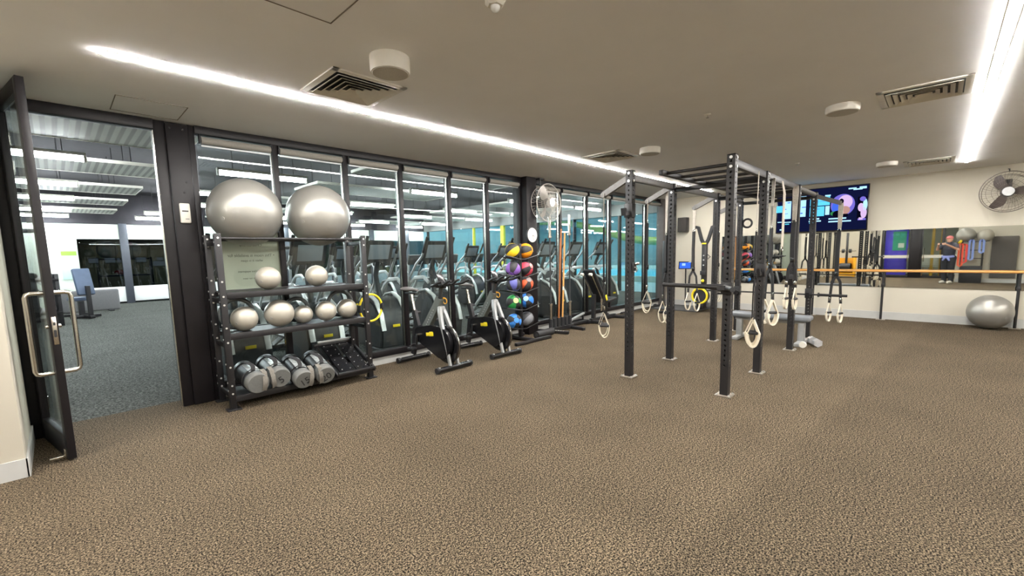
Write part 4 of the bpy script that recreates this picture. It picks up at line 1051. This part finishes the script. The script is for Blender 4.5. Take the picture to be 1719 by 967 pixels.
for y, lb in ((.42, 'white lobby chair nearer the door post, seen in the mirror'), (.08, 'white lobby chair farther from the door post, seen in the mirror')):
    t = thing('lobby_chair', lb, 'chair', (-4.6, y, 0), 0, 'white chairs in the lobby')
    b = MB(); b.lathe([(.14, .42), (.17, .44), (.17, .47), (.15, .475)], WHITEP, n=24); b.build('seat', t)
    b = MB(); b.box((-.15, 0, .66), (.03, .28, .32), WHITEP, bev=.012); b.build('backrest', t)
    for sx in (-1, 1):
        for sy in (-1, 1): b = MB(); b.cyl((sx * .09, sy * .09, .42), (sx * .14, sy * .14, 0), .012, WOOD, n=8); b.build('leg', t)
for y, lb in ((.25, 'wide amber timber post standing beyond the entrance glazing'), (-.02, 'slim amber timber post standing beyond the entrance glazing')):
    b = MB(); b.box((0, 0, 1.38), (.06, .07 if y < 0 else .1, 2.76), mat('amber_timber', (206, 158, 44), .5, noise=(9, .08)), bev=.004); o = b.build('timber_post', loc=(-4.2, y, 0)); tag(o, lb, 'post', 'amber posts in the lobby')

# squat machine in a yellow frame against the back wall
t = thing('squat_machine', 'yellow framed weight trolley with a black post, seen in the mirror', 'exercise machine', (-2.9, 3.12, 0))
YP = mat('amber_yellow_paint', (232, 168, 28), .45, noise=(12, .08))
for y in (-.33, .33): b = MB(); b.box((0, y, .5), (.5, .08, .9), YP, bev=.02); b.build('side_frame', t)
b = MB(); b.box((0, 0, .14), (.5, .6, .12), YP, bev=.02); b.box((-.2, 0, .55), (.08, .6, .7), YP, bev=.02); b.build('frame', t)
for i, x in enumerate((-.1, .0, .1)):
    b = MB(); b.cyl((x + .1, -.2, .5), (x + .1, .2, .5), .16, RUBBER, n=24); b.build('weight_stack', t)
b = MB(); b.box((-.1, 0, 1.2), (.07, .09, 1.7), STEEL, bev=.01); b.cyl((-.02, -.35, 1.22), (-.02, .35, 1.22), .014, CHROME, n=10)
for y in (-.13, .13): b.cyl((-.02, y - .05, 1.22), (-.02, y + .05, 1.22), .09, RUBBER, n=20)
b.build('mast', t)

# stand with balls and bands beside the photographer
t = thing('equipment_stand', 'black stand of bands and small kit beside the photographer, seen in the mirror', 'rack', (-.88, -.84, 0))
b = MB(); b.box((0, 0, .31), (.34, .58, .62), RUBBER, bev=.02); b.build('base', t)
for y in (-.27, .27): b = MB(); b.box((0, y, 1.05), (.05, .05, .95), STEEL, bev=.005); b.build('upright', t)
for z in (.9, 1.2, 1.5): b = MB(); b.box((0, 0, z), (.3, .6, .025), STEEL, bev=.004); b.build('shelf', t)
b = MB(); b.torus((0, .19, 1.52), .14, .012, STEEL, n=24); b.build('ball_cradle', t)
b = MB(); b.torus((0, -.30, 1.52), .115, .012, STEEL, n=24); b.build('ball_cradle', t)
gym_ball(-.88, -.65, 1.75, .265, 'silver exercise ball, left one of two on the stand in the mirror', 'silver balls on the stand in the mirror')
gym_ball(-.88, -1.14, 1.72, .228, 'pale exercise ball, right one of two on the stand in the mirror', 'silver balls on the stand in the mirror', BALL2)
def band(y, z0, z1, rgb, label, x=-.68):
    t = thing('resistance_band', label, 'band', (x, y, z0), 0, 'bands on the stand in the mirror')
    m = mat('band_' + '_'.join(map(str, rgb)), rgb, .6, noise=(30, .08))
    b = MB(); b.tube([(-.03, 0, 0), (0, .02, .01), (.0, .05, -.02), (.01, .05, z1 - z0 + .03), (.01, .0, z1 - z0), (.01, -.05, z1 - z0 + .03), (.0, -.05, -.02), (0, -.02, .01)], .03, m, 4, closed=True, flat=(.25, 1), up=(1, 0, 0)); b.build('loop', t)
    b = MB(); b.cyl((-.12, 0, .005), (.03, 0, .005), .012, STEEL, n=10); b.build('hook', t)
band(-.54, 1.42, .62, (226, 96, 58), 'orange resistance band on the stand in the mirror')
band(-.64, 1.40, .75, (196, 54, 40), 'red resistance band on the stand in the mirror')
band(-.80, 1.55, .85, (120, 140, 196), 'pale blue resistance band on the stand in the mirror')
band(-1.06, 1.55, 1.1, (120, 140, 196), 'short blue resistance band at the right of the stand in the mirror')
medball(-.735, -.50, 1.52, .085, (232, 206, 40), (60, 60, 60), 'yellow and black ball on the stand in the mirror', (.5, .3, 0))
b = MB(); b.box((0, 0, .93), (.05, .64, 1.5), mat('dark_grey_mat', (84, 80, 76), .8, noise=(40, .08)), bev=.02); o = b.build('wall_mat', loc=(-1.2, -1.66, 0)); tag(o, 'tall dark grey gym mat standing against a pale wall, seen in the mirror', 'mat')

# ------------------------------------------------------------------ the photographer
F_ = Vector((.88, .475, 0)).normalized(); R_ = Vector((F_.y, -F_.x, 0)); BASE = F_ * -.51
def W_(r, f, z): return BASE + R_ * r + F_ * f + Vector((0, 0, z))
def blend(name, limbs, balls, m, parent, voxel=.009, smooth=6):
    b = MB()
    for pts, rad in limbs:
        b.tube([W_(*p) for p in pts], rad[0], m, 14, radii=rad)
        for p, r in zip(pts, rad): b.sph(W_(*p), r, m, seg=14, rings=9)
    for c, r, sc in balls:
        ax = Matrix((R_, F_, Vector((0, 0, 1)))).transposed()
        b.sph(W_(*c), r, m, sc=sc, seg=20, rings=14, rot=ax)
    o = b.build(name)
    md = o.modifiers.new('r', 'REMESH'); md.mode = 'VOXEL'; md.voxel_size = voxel; md.use_smooth_shade = True
    sm = o.modifiers.new('s', 'SMOOTH'); sm.iterations = smooth; sm.factor = .5
    dg = bpy.context.evaluated_depsgraph_get(); dg.update()
    me = bpy.data.meshes.new_from_object(o.evaluated_get(dg)); me.name = name
    o.modifiers.clear(); o.data = me
    me.materials.clear(); me.materials.append(m); me.polygons.foreach_set('use_smooth', [True] * len(me.polygons))
    if parent is not None:
        o.parent = parent
    return o
SKIN = mat('skin', (206, 158, 132), .55, noise=(12, .06))
limbs = []; balls = []
# torso, neck, head
limbs.append(([(0, 0, .95), (0, .01, 1.1), (0, .0, 1.25), (0, -.01, 1.40)], [.145, .135, .155, .135]))
limbs.append(([(-.16, -.01, 1.40), (0, -.01, 1.42), (.16, -.01, 1.40)], [.072, .09, .072]))
limbs.append(([(0, -.01, 1.42), (0, .015, 1.54)], [.062, .058]))
balls.append(((0, .03, 1.615), .105, (.76, .92, 1.12))); balls.append(((0, .06, 1.555), .07, (.82, .95, .9)))
balls.append(((0, .135, 1.59), .02, (.7, 1.0, 1.2)))                     # nose
for s_ in (-1, 1): balls.append(((s_ * .083, .02, 1.60), .028, (.35, .7, 1.1)))      # ears
balls.append(((0, .12, 1.545), .024, (1.2, .5, .4)))                     # lips
for s_ in (-1, 1):
    balls.append(((s_ * .034, .112, 1.625), .02, (1.0, .6, .6)))       # brow ridge
    # legs
    limbs.append(([(s_ * .09, 0, .92), (s_ * .10, .01, .50), (s_ * .105, -.02, .10)], [.105, .07, .046])); limbs.append(([(s_ * .105, -.03, .06), (s_ * .115, .14, .045)], [.045, .038]))
    # arms: out, forward and in to the phone
    limbs.append(([(s_ * .19, -.01, 1.40), (s_ * .30, .12, 1.24), (s_ * .12, .41, 1.42)], [.056, .045, .03]))
    # palm and fingers
    hx = s_ * .098
    limbs.append(([(s_ * .12, .41, 1.42), (hx, .455, 1.445)], [.028, .03]))
    for k in range(4):
        zz = 1.478 - .019 * k; ln = (.062, .07, .066, .052)[k]
        limbs.append(([(hx, .462, zz - .004), (s_ * (.098 - ln * .3), .506, zz), (s_ * (.098 - ln), .512, zz)], [.0095, .009, .008]))
    limbs.append(([(hx - s_ * .005, .445, 1.46), (s_ * .085, .462, 1.487), (s_ * .06, .468, 1.482)], [.012, .0105, .009]))
body = blend('person', limbs, balls, SKIN, None, .0065, 5)
tag(body, 'person in pink cap and dark T-shirt taking a photo, seen in the mirror', 'person')
SH = mat('dark_tshirt', (36, 38, 48), .85, noise=(30, .12)); JN = mat('black_jeans', (30, 31, 36), .85, noise=(40, .15)); CAP_ = mat('pink_cap', (222, 128, 128), .8, noise=(30, .08)); JK = mat('pale_blue_cotton', (136, 146, 204), .85, noise=(20, .1))
lt = [([(0, 0, .96), (0, .01, 1.1), (0, .0, 1.25), (0, -.01, 1.39)], [.17, .16, .175, .15]), ([(-.17, -.01, 1.395), (0, -.012, 1.41), (.17, -.01, 1.395)], [.083, .1, .083])]
for s_ in (-1, 1): lt.append(([(s_ * .18, -.01, 1.40), (s_ * .255, .07, 1.30)], [.075, .07]))
blend('shirt', lt, [], SH, body, .011, 6)
lj = []
for s_ in (-1, 1): lj.append(([(s_ * .085, 0, .93), (s_ * .10, .01, .50), (s_ * .105, -.02, .09)], [.135, .09, .07]))
lj.append(([(-.05, 0, .94), (.05, 0, .94)], [.15, .15]))
blend('trousers', lj, [], JN, body, .011, 6)
for s_ in (-1, 1): blend('shoe', [([(s_ * .105, -.06, .05), (s_ * .11, .08, .05), (s_ * .115, .17, .04)], [.05, .05, .038])], [], WHITEP, body, .009, 4)
blend('cap', [([(-.05, .12, 1.66), (0, .17, 1.655), (.05, .12, 1.66)], [.012, .012, .012])], [((0, .03, 1.665), .108, (.84, .98, .72)), ((0, .13, 1.66), .08, (.9, .8, .14))], CAP_, body, .007, 4)
blend('waist_jacket', [([(-.15, .06, .98), (-.06, .15, .97), (.06, .15, .97), (.15, .06, .98)], [.05, .05, .05, .05]), ([(-.03, .17, .96), (-.08, .18, .86)], [.04, .03]), ([(.04, .17, .96), (.10, .17, .85)], [.04, .03]), ([(-.15, .0, .98), (0, -.14, .98), (.15, 0, .98)], [.05, .06, .05])], [], JK, body, .011, 5)
t = thing('smartphone', 'black smartphone held up by the photographer, seen in the mirror', 'phone', W_(0, .497, 1.452), math.atan2(-R_.y, -R_.x))
t.rotation_euler = (0, 0, math.atan2(R_.y, R_.x))
b = MB(); b.box((0, 0, 0), (.155, .008, .074), GLOSSB, bev=.0035); b.build('case', t)
b = MB(); b.box((0, -.0042, 0), (.146, .0006, .066), emis('phone_screen', (150, 148, 140), .4)); b.build('screen', t)
b = MB(); b.cyl((0, .0038, .0), (0, .006, .0), .008, GLOSSB, n=16); b.build('lens', t)
# ------------------------------------------------------------------ the gym beyond the glass
GX0, GX1, GYB = -3.2, 14.1, 20.5
DARKC = mat('dark_open_ceiling', (40, 38, 42), .9, noise=(2, .3), bump=(6, .3))
b = MB(); b.bx(GX0, GX1, 5.62, GYB, -.1, -.002, GYMFLOOR); struct(b.build('floor_gym'))
b = MB(); b.bx(GX0, GX1 + .3, 5.5, GYB + 3, 3.75, 3.85, DARKC); struct(b.build('ceiling_gym'))
b = MB(); b.bx(GX0 - .1, FX, GY + .06, GY + .16, ZC + .02, 3.75, DARKC); struct(b.build('wall_lintel'))
b = MB(); b.bx(GX0 - .1, GX0, 5.5, GYB, 0, 3.75, mat('dark_grey_wall', (74, 74, 78), .85, noise=(3, .06))); struct(b.build('wall_gym_left'))
GWALL = mat('pale_green_white_wall', (214, 222, 208), .8, noise=(3, .03))
# back wall: bulkhead, low panel and dark windows between posts
b = MB(); b.bx(GX0, GX1, GYB, GYB + .15, 2.22, 2.72, GWALL); b.bx(GX0, .55, GYB, GYB + .15, 0, 2.22, GWALL); struct(b.build('wall_gym_back'))
b = MB(); b.bx(GX0, GX1, GYB - .05, GYB + .15, 2.72, 3.75, DARKC); struct(b.build('wall_gym_head'))
b = MB(); b.bx(.5, 6.0, GYB - .02, GYB + .1, .06, .58, mat('white_low_panel', (236, 238, 234), .5, noise=(4, .02)), .01); b.bx(6.0, GX1, GYB - .02, GYB + .1, .06, .58, mat('slate_low_panel', (110, 124, 128), .5, noise=(4, .05)), .01); struct(b.build('wall_gym_panel'))
for n, x in enumerate((1.72, 3.3, 5.0, 7.0, 9.0, 11.0, 13.0)):
    b = MB(); b.bx(x - .11, x + .11, GYB - .1, GYB + .12, 0, 2.75, mat('slate_steel_post', (64, 68, 76), .45, .2, noise=(6, .06)), .01); struct(b.build('trim_%d' % (11 + n)))
DGL = glass_mat('dark_window_glass', (.35, .4, .42), 1.6)
wn = 20
xs = [.55, 1.61, 3.19, 4.89, 6.89, 8.89, 10.89, 12.89, GX1]
for i in range(8):
    x0 = xs[i] if i == 0 else xs[i] + .22
    b = MB(); b.bx(x0, xs[i + 1], GYB + .03, GYB + .04, .58, 2.22, DGL); struct(b.build('window_%d' % wn, smooth=False)); wn += 1
# studio behind the left back windows: cream wall with balls on a shelf
b = MB(); b.bx(-1, GX1, GYB + 3.0, GYB + 3.1, 0, 3.0, mat('cream_wall', (226, 206, 150), .85, noise=(3, .03))); struct(b.build('wall_store'))
b = MB(); b.bx(-1, GX1, GYB + .15, GYB + 3.0, -.1, 0, GYMFLOOR); struct(b.build('floor_store'))
for x, lb in ((1.32, 'far silver ball, left one of two in the cream room beyond the gym'), (1.95, 'far silver ball, right one of two in the cream room beyond the gym')):
    gym_ball(x, GYB + .9, 1.868, .3, lb, 'silver balls in the cream room')
t = thing('shelf_unit', 'low shelf with a red item in the cream room beyond the gym', 'shelf', (1.75, GYB + .9, 0))
for z in (.5, .95, 1.54): b = MB(); b.box((0, 0, z), (1.5, .4, .05), STEEL, bev=.005); b.build('shelf', t)
for x in (-.73, .73): b = MB(); b.box((x, 0, .8), (.05, .4, 1.6), STEEL, bev=.005); b.build('side', t)
b = MB(); b.sph((0, 0, .08), .13, mat('red_vinyl', (206, 36, 40), .5, noise=(10, .05)), sc=(1.3, 1, .7)); o = b.build('red_cushion', loc=(1.6, GYB + .9, .99)); tag(o, 'small red cushion on the shelf in the cream room', 'cushion')
# pool side glazing on the right
b = MB(); b.bx(GX1, GX1 + .3, 5.5, GYB + .1, 2.70, 3.75, mat('grey_bulkhead', (136, 138, 136), .8, noise=(3, .04))); struct(b.build('wall_gym_right'))
YP2 = mat('lime_yellow_post', (214, 206, 60), .5, noise=(6, .05))
ps = [(20.2, .06, FRAME), (18.4, .07, YP2), (16.4, .07, YP2), (14.4, .2, YP2), (12.3, .08, FRAME), (10.4, .08, FRAME), (8.4, .08, FRAME), (6.6, .08, FRAME)]
for i, (y, w, m) in enumerate(ps):
    b = MB(); b.bx(GX1 + .02, GX1 + .16, y - w / 2, y + w / 2, 0, 2.70, m, .006); struct(b.build('trim_%d' % (20 + i)))
PGL = glass_mat('pool_glass', (.86, .96, .96), 1.5)
ys = [p[0] for p in ps] + [5.6]
for i in range(len(ys) - 1):
    b = MB(); b.bx(GX1 + .08, GX1 + .09, ys[i + 1] + .05, ys[i] - .05, 0, 2.7, PGL); struct(b.build('window_%d' % wn, smooth=False)); wn += 1
# pool hall
TEAL = mat('pale_teal_wall', (146, 168, 172), .8, noise=(1.2, .06)); 
b = MB(); b.bx(GX1 + .3, 34, 2, 30, -.2, -.02, mat('wet_grey_tiles', (120, 146, 150), .4, noise=(4, .08))); struct(b.build('floor_pool'))
b = MB(); b.bx(34, 34.2, 2, 30, 0, 6, TEAL); b.bx(GX1 + .3, 34, 30, 30.2, 0, 6, TEAL); b.bx(GX1 + .3, 34, 1.8, 2, 0, 6, TEAL); struct(b.build('wall_pool'))
b = MB(); b.bx(GX1 + .3, 34, 2, 30, 6, 6.2, TEAL); struct(b.build('ceiling_pool'))
b = MB(); b.bx(19, 32.5, 4, 28, -.015, .0, mat('turquoise_pool_water', (70, 196, 226), .15, noise=(.8, .08), bump=(3, .2)));
b.bx(18.9, 19.0, 3.9, 28.1, -.02, .25, WHITEP); b.bx(32.5, 32.6, 3.9, 28.1, -.02, .25, WHITEP); b.bx(19, 32.5, 3.9, 4.0, -.02, .25, WHITEP); b.bx(19, 32.5, 28, 28.1, -.02, .25, WHITEP)
o = b.build('pool'); tag(o, 'turquoise swimming pool beyond the far gym windows', 'pool', kind=None)
b = MB(); pts = []
for i in range(40):
    u = i / 39; pts.append((30 - 2 * math.sin(u * 6), 5 + 22 * u, .9 + 3.2 * u + .3 * math.sin(u * 9)))
b.tube(pts, .28, mat('lime_slide', (126, 132, 66), .4, noise=(3, .05)), 14); o = b.build('water_slide'); tag(o, 'lime green water slide tube beyond the far gym windows', 'slide')
for k, (x, y) in enumerate(((20, 8), (20, 14), (20, 20), (27, 8), (27, 14), (27, 20), (20, 26), (27, 26))):
    t = thing('pool_light', 'white strip light on the pool hall ceiling', 'light', (x, y, 5.99), 0, 'pool hall lights')
    b = MB(); b.bx(-.2, .2, -1.5, 1.5, -.1, -.09, emis('pool_lamp', (226, 244, 250), 120.0)); b.build('diffuser', t)
    b = MB(); b.bx(-.23, .23, -1.55, 1.55, -.09, 0, WHITEP, .01); b.build('housing', t)

# ceiling rafts and tubes
def raft_mat():
    m = mat('perforated_raft', (190, 192, 182), .6)
    nt = m.node_tree; bs = nt.nodes['Principled BSDF']; N = nt.nodes.new; L = nt.links.new
    tc = N('ShaderNodeTexCoord'); w = N('ShaderNodeTexWave'); w.bands_direction = 'X'; w.inputs['Scale'].default_value = 3.4; w.inputs['Distortion'].default_value = 0
    L(tc.outputs['Object'], w.inputs['Vector'])
    r = N('ShaderNodeValToRGB'); r.color_ramp.elements[0].color = (*lin((.78, .78, .75)), 1); r.color_ramp.elements[1].color = (*lin((.95, .96, .92)), 1); r.color_ramp.elements[0].position = .25; r.color_ramp.elements[1].position = .6
    L(w.outputs['Fac'], r.inputs[0]); L(r.outputs[0], bs.inputs['Base Color']); return m
RAFT = raft_mat()
rows = [(6.6, 7.85), (9.35, 10.6), (12.2, 13.5), (14.95, 16.2), (17.8, 19.2)]
cols = [(-2.8, 1.42, 'left'), (3.9, 7.4, 'middle'), (9.6, 13.2, 'right')]
rw = ['nearest', 'second', 'third', 'fourth', 'farthest']
for i, (y0, y1) in enumerate(rows):
    for x0, x1, cn in cols:
        t = thing('ceiling_raft', 'ribbed pale ceiling raft over the gym, %s row from the glass, %s one' % (rw[i], cn), 'ceiling panel', ((x0 + x1) / 2, (y0 + y1) / 2, 2.97), 0, 'ceiling rafts over the gym')
        h = (x1 - x0) / 2; d2 = (y1 - y0) / 2
        b = MB(); b.bx(-h, h, -d2, d2, 0, .012, RAFT); b.build('panel', t)
        b = MB(); b.bx(-h - .01, h + .01, -d2 - .012, -d2, -.006, .045, WHITEP); b.bx(-h - .01, h + .01, d2, d2 + .012, -.006, .045, WHITEP); b.bx(-h - .012, -h, -d2, d2, -.006, .045, WHITEP); b.bx(h, h + .012, -d2, d2, -.006, .045, WHITEP); b.build('edge_trim', t)
        for sx in (-.8, .8):
            for sy in (-.8, .8): b = MB(); b.cyl((h * sx, d2 * sy, .01), (h * sx, d2 * sy, .779), .006, STEEL, n=6); b.build('hanger', t)
trow = [8.85, 11.85, 14.5, 17.7, 19.9]
tcol = [(-2.6, -1.3, 'far left'), (-.95, .42, 'left, seen through the doorway'), (2.05, 3.46, 'above the big silver balls'), (5.8, 7.1, 'middle'), (9.0, 10.35, 'right of the middle'), (12.1, 13.6, 'right end')]
for i, y in enumerate(trow):
    for x0, x1, cn in tcol:
        t = thing('tube_light', 'bright tube light over the gym, %s row from the glass, %s' % (rw[i], cn), 'light', ((x0 + x1) / 2, y, 2.90), 0, 'tube lights over the gym')
        h = (x1 - x0) / 2
        b = MB(); b.cyl((-h, 0, 0), (h, 0, 0), .035, TUBE, n=12); b.build('tube', t)
        b = MB(); b.bx(-h - .03, h + .03, -.05, .05, .04, .085, WHITEP, .008)
        for s_ in (-1, 1): b.bx(s_ * (h + .015) - .015, s_ * (h + .015) + .015, -.04, .04, -.04, .05, WHITEP, .004)
        b.build('fitting', t)
        for s_ in (-.7, .7): b = MB(); b.cyl((s_ * h, 0, .08), (s_ * h, 0, .849), .005, STEEL, n=6); b.build('hanger', t)
# dark duct in the open ceiling
t = thing('air_duct', 'dark round air duct under the open gym ceiling', 'duct', (6.0, 8.3, 3.4))
b = MB(); b.cyl((-3.6, 0, 0), (6.5, 0, 0), .2, GREYD, n=24); b.build('pipe', t)
for x in (-2.5, 0, 2.5, 5): b = MB(); b.torus((x, 0, 0), .203, .012, SILVER, axis='x', n=28, k=6); b.build('clamp_band', t)
for x in (-2.5, 0, 2.5, 5): b = MB(); b.cyl((x, 0, .2), (x, 0, .345), .01, SILVER, n=6); b.build('hanger', t)

# ------------------------------------------------------------------ cross trainers facing the studio
SCR = emis('console_glow', (196, 220, 240), 1.1)
SILB = mat('bright_silver_paint', (226, 228, 228), .3, .3, noise=(20, .04))
def make_trainer(label, loc, rz):
    t = thing('cross_trainer', label, 'exercise machine', loc, rz, 'cross trainers in the gym')
    b = MB(); pts = [(-.62, .05), (-.66, .3), (-.6, .55), (-.46, .74), (-.26, .83), (-.06, .8), (.08, .66), (.16, .42), (.18, .05)]
    b.prism(pts, -.25, .25, GREYD, axis='x')
    bmesh.ops.bevel(b.bm, geom=list(b.bm.edges), offset=.035, segments=2, affect='EDGES'); b._fin(b.bm.faces, GREYD); b.build('housing', t)
    for s_ in (-1, 1):
        b = MB(); b.tube([(s_ * .2, -.66, .34), (s_ * .2, -.60, .58), (s_ * .2, -.45, .78), (s_ * .2, -.25, .87), (s_ * .2, -.04, .84), (s_ * .2, .05, .76)], .03, SILB, 6, flat=(.6, 1.3), up=(0, 0, 1)); b.build('silver_band', t, label='silver arched band')
        b = MB(); b.tube([(s_ * .27, .92, .16), (s_ * .27, .86, .2), (s_ * .27, .12, .98), (s_ * .27, -.02, 1.06), (s_ * .27, -.3, 1.08), (s_ * .27, -.42, 1.0)], .036, SILB, 6, flat=(1, .7)); b.build('side_rail', t, label='silver sloping rail')
        b = MB(); b.tube([(s_ * .31, .32, .62), (s_ * .31, .1, 1.05), (s_ * .3, -.12, 1.3), (s_ * .27, -.26, 1.42), (s_ * .27, -.44, 1.72)], .02, SILVER, 10); b.tube([(s_ * .27, -.30, 1.49), (s_ * .27, -.45, 1.74)], .024, RUBBER, 10); b.build('hand_lever', t)
        b = MB(); b.box((s_ * .17, .5, .3), (.15, .4, .04), GREYD, bev=.012); b.build('pedal', t)
        b = MB(); b.tube([(s_ * .17, 1.0, .1), (s_ * .17, .2, .42)], .03, SILB, 4, flat=(1, .7)); b.build('track', t)
    b = MB(); b.box((0, 1.0, .05), (.62, .1, .08), GREYD, bev=.02); b.box((0, -.5, .04), (.56, .3, .07), GREYD, bev=.02); b.box((0, .3, .06), (.1, 1.4, .07), STEEL, bev=.01); b.build('base', t)
    b = MB(); b.tube([(0, -.2, .8), (0, -.1, 1.15), (0, -.2, 1.38)], .04, GREYD, 10); b.torus((0, -.08, 1.24), .16, .015, STEEL, axis='y', n=28, k=6, arc=(0, PI)); b.build('mast', t)
    b = MB(); b.box((0, -.24, 1.52), (.46, .05, .36), GREYD, rot=rotx(.42), bev=.015); p = b.build('console', t)
    b = MB(); b.box((0, -.211, 1.527), (.4, .004, .28), SCR, rot=rotx(.42)); b.build('console_screen', p, label='lit console screen')
    b = MB(); b.box((0, -.266, 1.51), (.34, .006, .24), mat('console_back', (140, 150, 160), .3, .2, noise=(8, .06)), rot=rotx(.42), bev=.002); b.build('back_panel', p, label='pale console back')
    b = MB(); b.box((.0, -.672, .40), (.12, .008, .04), YELLOW, bev=.002); b.build('badge', t, label='yellow badge')
    return t
pos1 = [(2.45, 'behind the right end of the storage rack'), (3.5, 'behind the nearer spin bike'), (4.55, 'behind the farther spin bike'), (6.55, 'just right of the clock column'), (7.55, 'behind the incline bench'), (8.6, 'behind the nearest rig post'), (9.7, 'near the far end of the glass wall'), (1.5, 'behind the reversed poster')]
tr = make_trainer('cross trainer in the row against the glass, ' + pos1[0][1], (pos1[0][0], 6.55, 0), 0)
for x, lb in pos1[1:]: dup(tr, (x, 6.55, 0), random.uniform(-.03, .03), 'cross trainer in the row against the glass, ' + lb)
for k in range(9):
    dup(tr, (2.0 + 1.25 * k, 9.9, 0), random.uniform(-.04, .04), 'cross trainer in the second row beyond the glass, %s counted from the left' % ordn[k])
# treadmills deeper in the gym
def make_treadmill(label, loc, rz):
    t = thing('treadmill', label, 'treadmill', loc, rz, 'treadmills in the gym')
    b = MB(); b.box((0, .1, .1), (.86, 1.9, .2), GREYD, bev=.03); b.box((0, -.75, .24), (.86, .45, .16), GREYD, bev=.05); b.build('deck', t)
    b = MB(); b.box((0, .15, .195), (.56, 1.6, .012), RUBBER, bev=.003); b.build('belt', t)
    for s_ in (-1, 1):
        b = MB(); b.tube([(s_ * .40, -.6, .25), (s_ * .4, -.72, 1.1), (s_ * .4, -.62, 1.2), (s_ * .4, -.05, 1.08)], .035, SILVER, 8); b.build('upright', t)
    b = MB(); b.box((0, -.74, 1.3), (.84, .1, .34), GREYD, rot=rotx(.3), bev=.03); p = b.build('console', t)
    b = MB(); b.box((0, -.685, 1.32), (.5, .006, .24), SCR, rot=rotx(.3)); b.build('console_screen', p, label='lit console screen')
    return t
tm = None
for k in range(8):
    lb = 'treadmill in the deep row of the gym, %s counted from the left' % ordn[k]; l = (3.6 + 1.25 * k, 13.6, 0)
    tm = make_treadmill(lb, l, 0) if tm is None else dup(tm, l, 0.0, lb) and tm
# things near the doorway side of the gym
t = thing('ramp_board', 'low grey padded board standing on the gym floor beyond the doorway', 'board', (.62, 17.9, 0), .05)
b = MB(); b.box((-.05, 0, .33), (1.35, .12, .62), mat('mid_grey_carpeted_board', (112, 112, 112), .9, noise=(30, .06)), bev=.05, seg=3); b.build('panel', t)
b = MB(); b.box((-.5, 0, .02), (.12, .5, .04), STEEL, bev=.008); b.box((.4, 0, .02), (.12, .5, .04), STEEL, bev=.008); b.build('foot', t)
t = thing('weight_bench', 'blue padded weight bench beyond the doorway', 'bench', (.42, 16.0, 0), .3)
b = MB(); b.box((0, -.1, .95), (.34, .12, .7), mat('slate_blue_pad', (76, 90, 112), .5, noise=(10, .06)), rot=rotx(-.3), bev=.03); b.build('back_pad', t)
b = MB(); b.box((0, .3, .5), (.34, .45, .09), mat('slate_blue_pad', (0, 0, 0)), bev=.03); b.build('seat_pad', t)
b = MB(); b.box((0, .2, .24), (.1, .1, .4), STEEL); b.box((0, 0, .05), (.6, .09, .07), STEEL, bev=.01); b.box((0, .2, .05), (.1, 1.2, .07), STEEL, bev=.01); b.box((0, .75, .05), (.6, .09, .07), STEEL, bev=.01); b.box((0, -.3, .45), (.08, .08, .8), STEEL); b.build('frame', t)
t = thing('dumbbell_rack', 'dark rack of dumbbells beyond the doorway at the left', 'rack', (-.75, 14.6, 0), .2)
for z in (.35, .75, 1.1): b = MB(); b.box((0, 0, z), (1.5, .35, .05), STEEL, rot=rotx(.25), bev=.006); b.build('shelf', t)
for x in (-.72, .72): b = MB(); b.box((x, .05, .6), (.07, .4, 1.2), STEEL, bev=.008); b.build('side', t)
db = None
for j, z in enumerate((.42, .82, 1.17)):
    for k in range(6):
        lb = 'dark dumbbell on the %s shelf of the far dumbbell rack, %s from the left' % (('bottom', 'middle', 'top')[j], ordn[k])
        x = -.6 + .24 * k; l = (-.75 + x * math.cos(.2), 14.6 + x * math.sin(.2), z)
        if db is None:
            db = thing('rack_dumbbell', lb, 'dumbbell', l, .2 + PI / 2, 'dumbbells on the far rack')
            b = MB(); b.cyl((-.05, 0, 0), (.05, 0, 0), .016, CHROME, n=10); b.build('handle', db)
            for s_ in (-1, 1): b = MB(); b.cyl((s_ * .05, 0, 0), (s_ * .14, 0, 0), .065, RUBBER, n=14); b.build('head', db)
        else: dup(db, l, None, lb)
t = thing('cable_tower', 'tall dark cable machine at the left beyond the doorway', 'exercise machine', (-.55, 16.3, 0))
for x in (-.4, .4): b = MB(); b.box((x, 0, 1.15), (.1, .12, 2.3), STEEL, bev=.01); b.build('upright', t)
b = MB(); b.box((0, 0, 2.25), (.9, .1, .1), STEEL, bev=.01); b.box((0, 0, .05), (1.0, .8, .08), STEEL, bev=.01); b.build('frame', t)
b = MB(); b.box((0, 0, .6), (.35, .16, 1.0), GREYD, bev=.01); b.build('weight_stack', t)
b = MB(); b.tube([(-.3, -.1, 1.5), (.3, -.3, .9)], .03, SILVER, 8); b.build('lever', t)
t = thing('notice_board', 'pale green notice board on the far gym wall beyond the doorway', 'sign', (.33, GYB - .02, 1.5))
b = MB(); b.box((0, 0, 0), (.4, .03, 1.2), mat('pale_mint_panel', (196, 226, 214), .6, noise=(6, .04)), bev=.004); b.build('panel', t)
b = MB(); b.box((.0, -.018, .25), (.36, .006, .14), mat('lime_print', (132, 206, 60), .5, noise=(8, .04))); b.build('print', t, label='lime green strip')
# ------------------------------------------------------------------ end: unused helper data stays out of the scene
for me in list(bpy.data.meshes):
    if me.users == 0: bpy.data.meshes.remove(me)
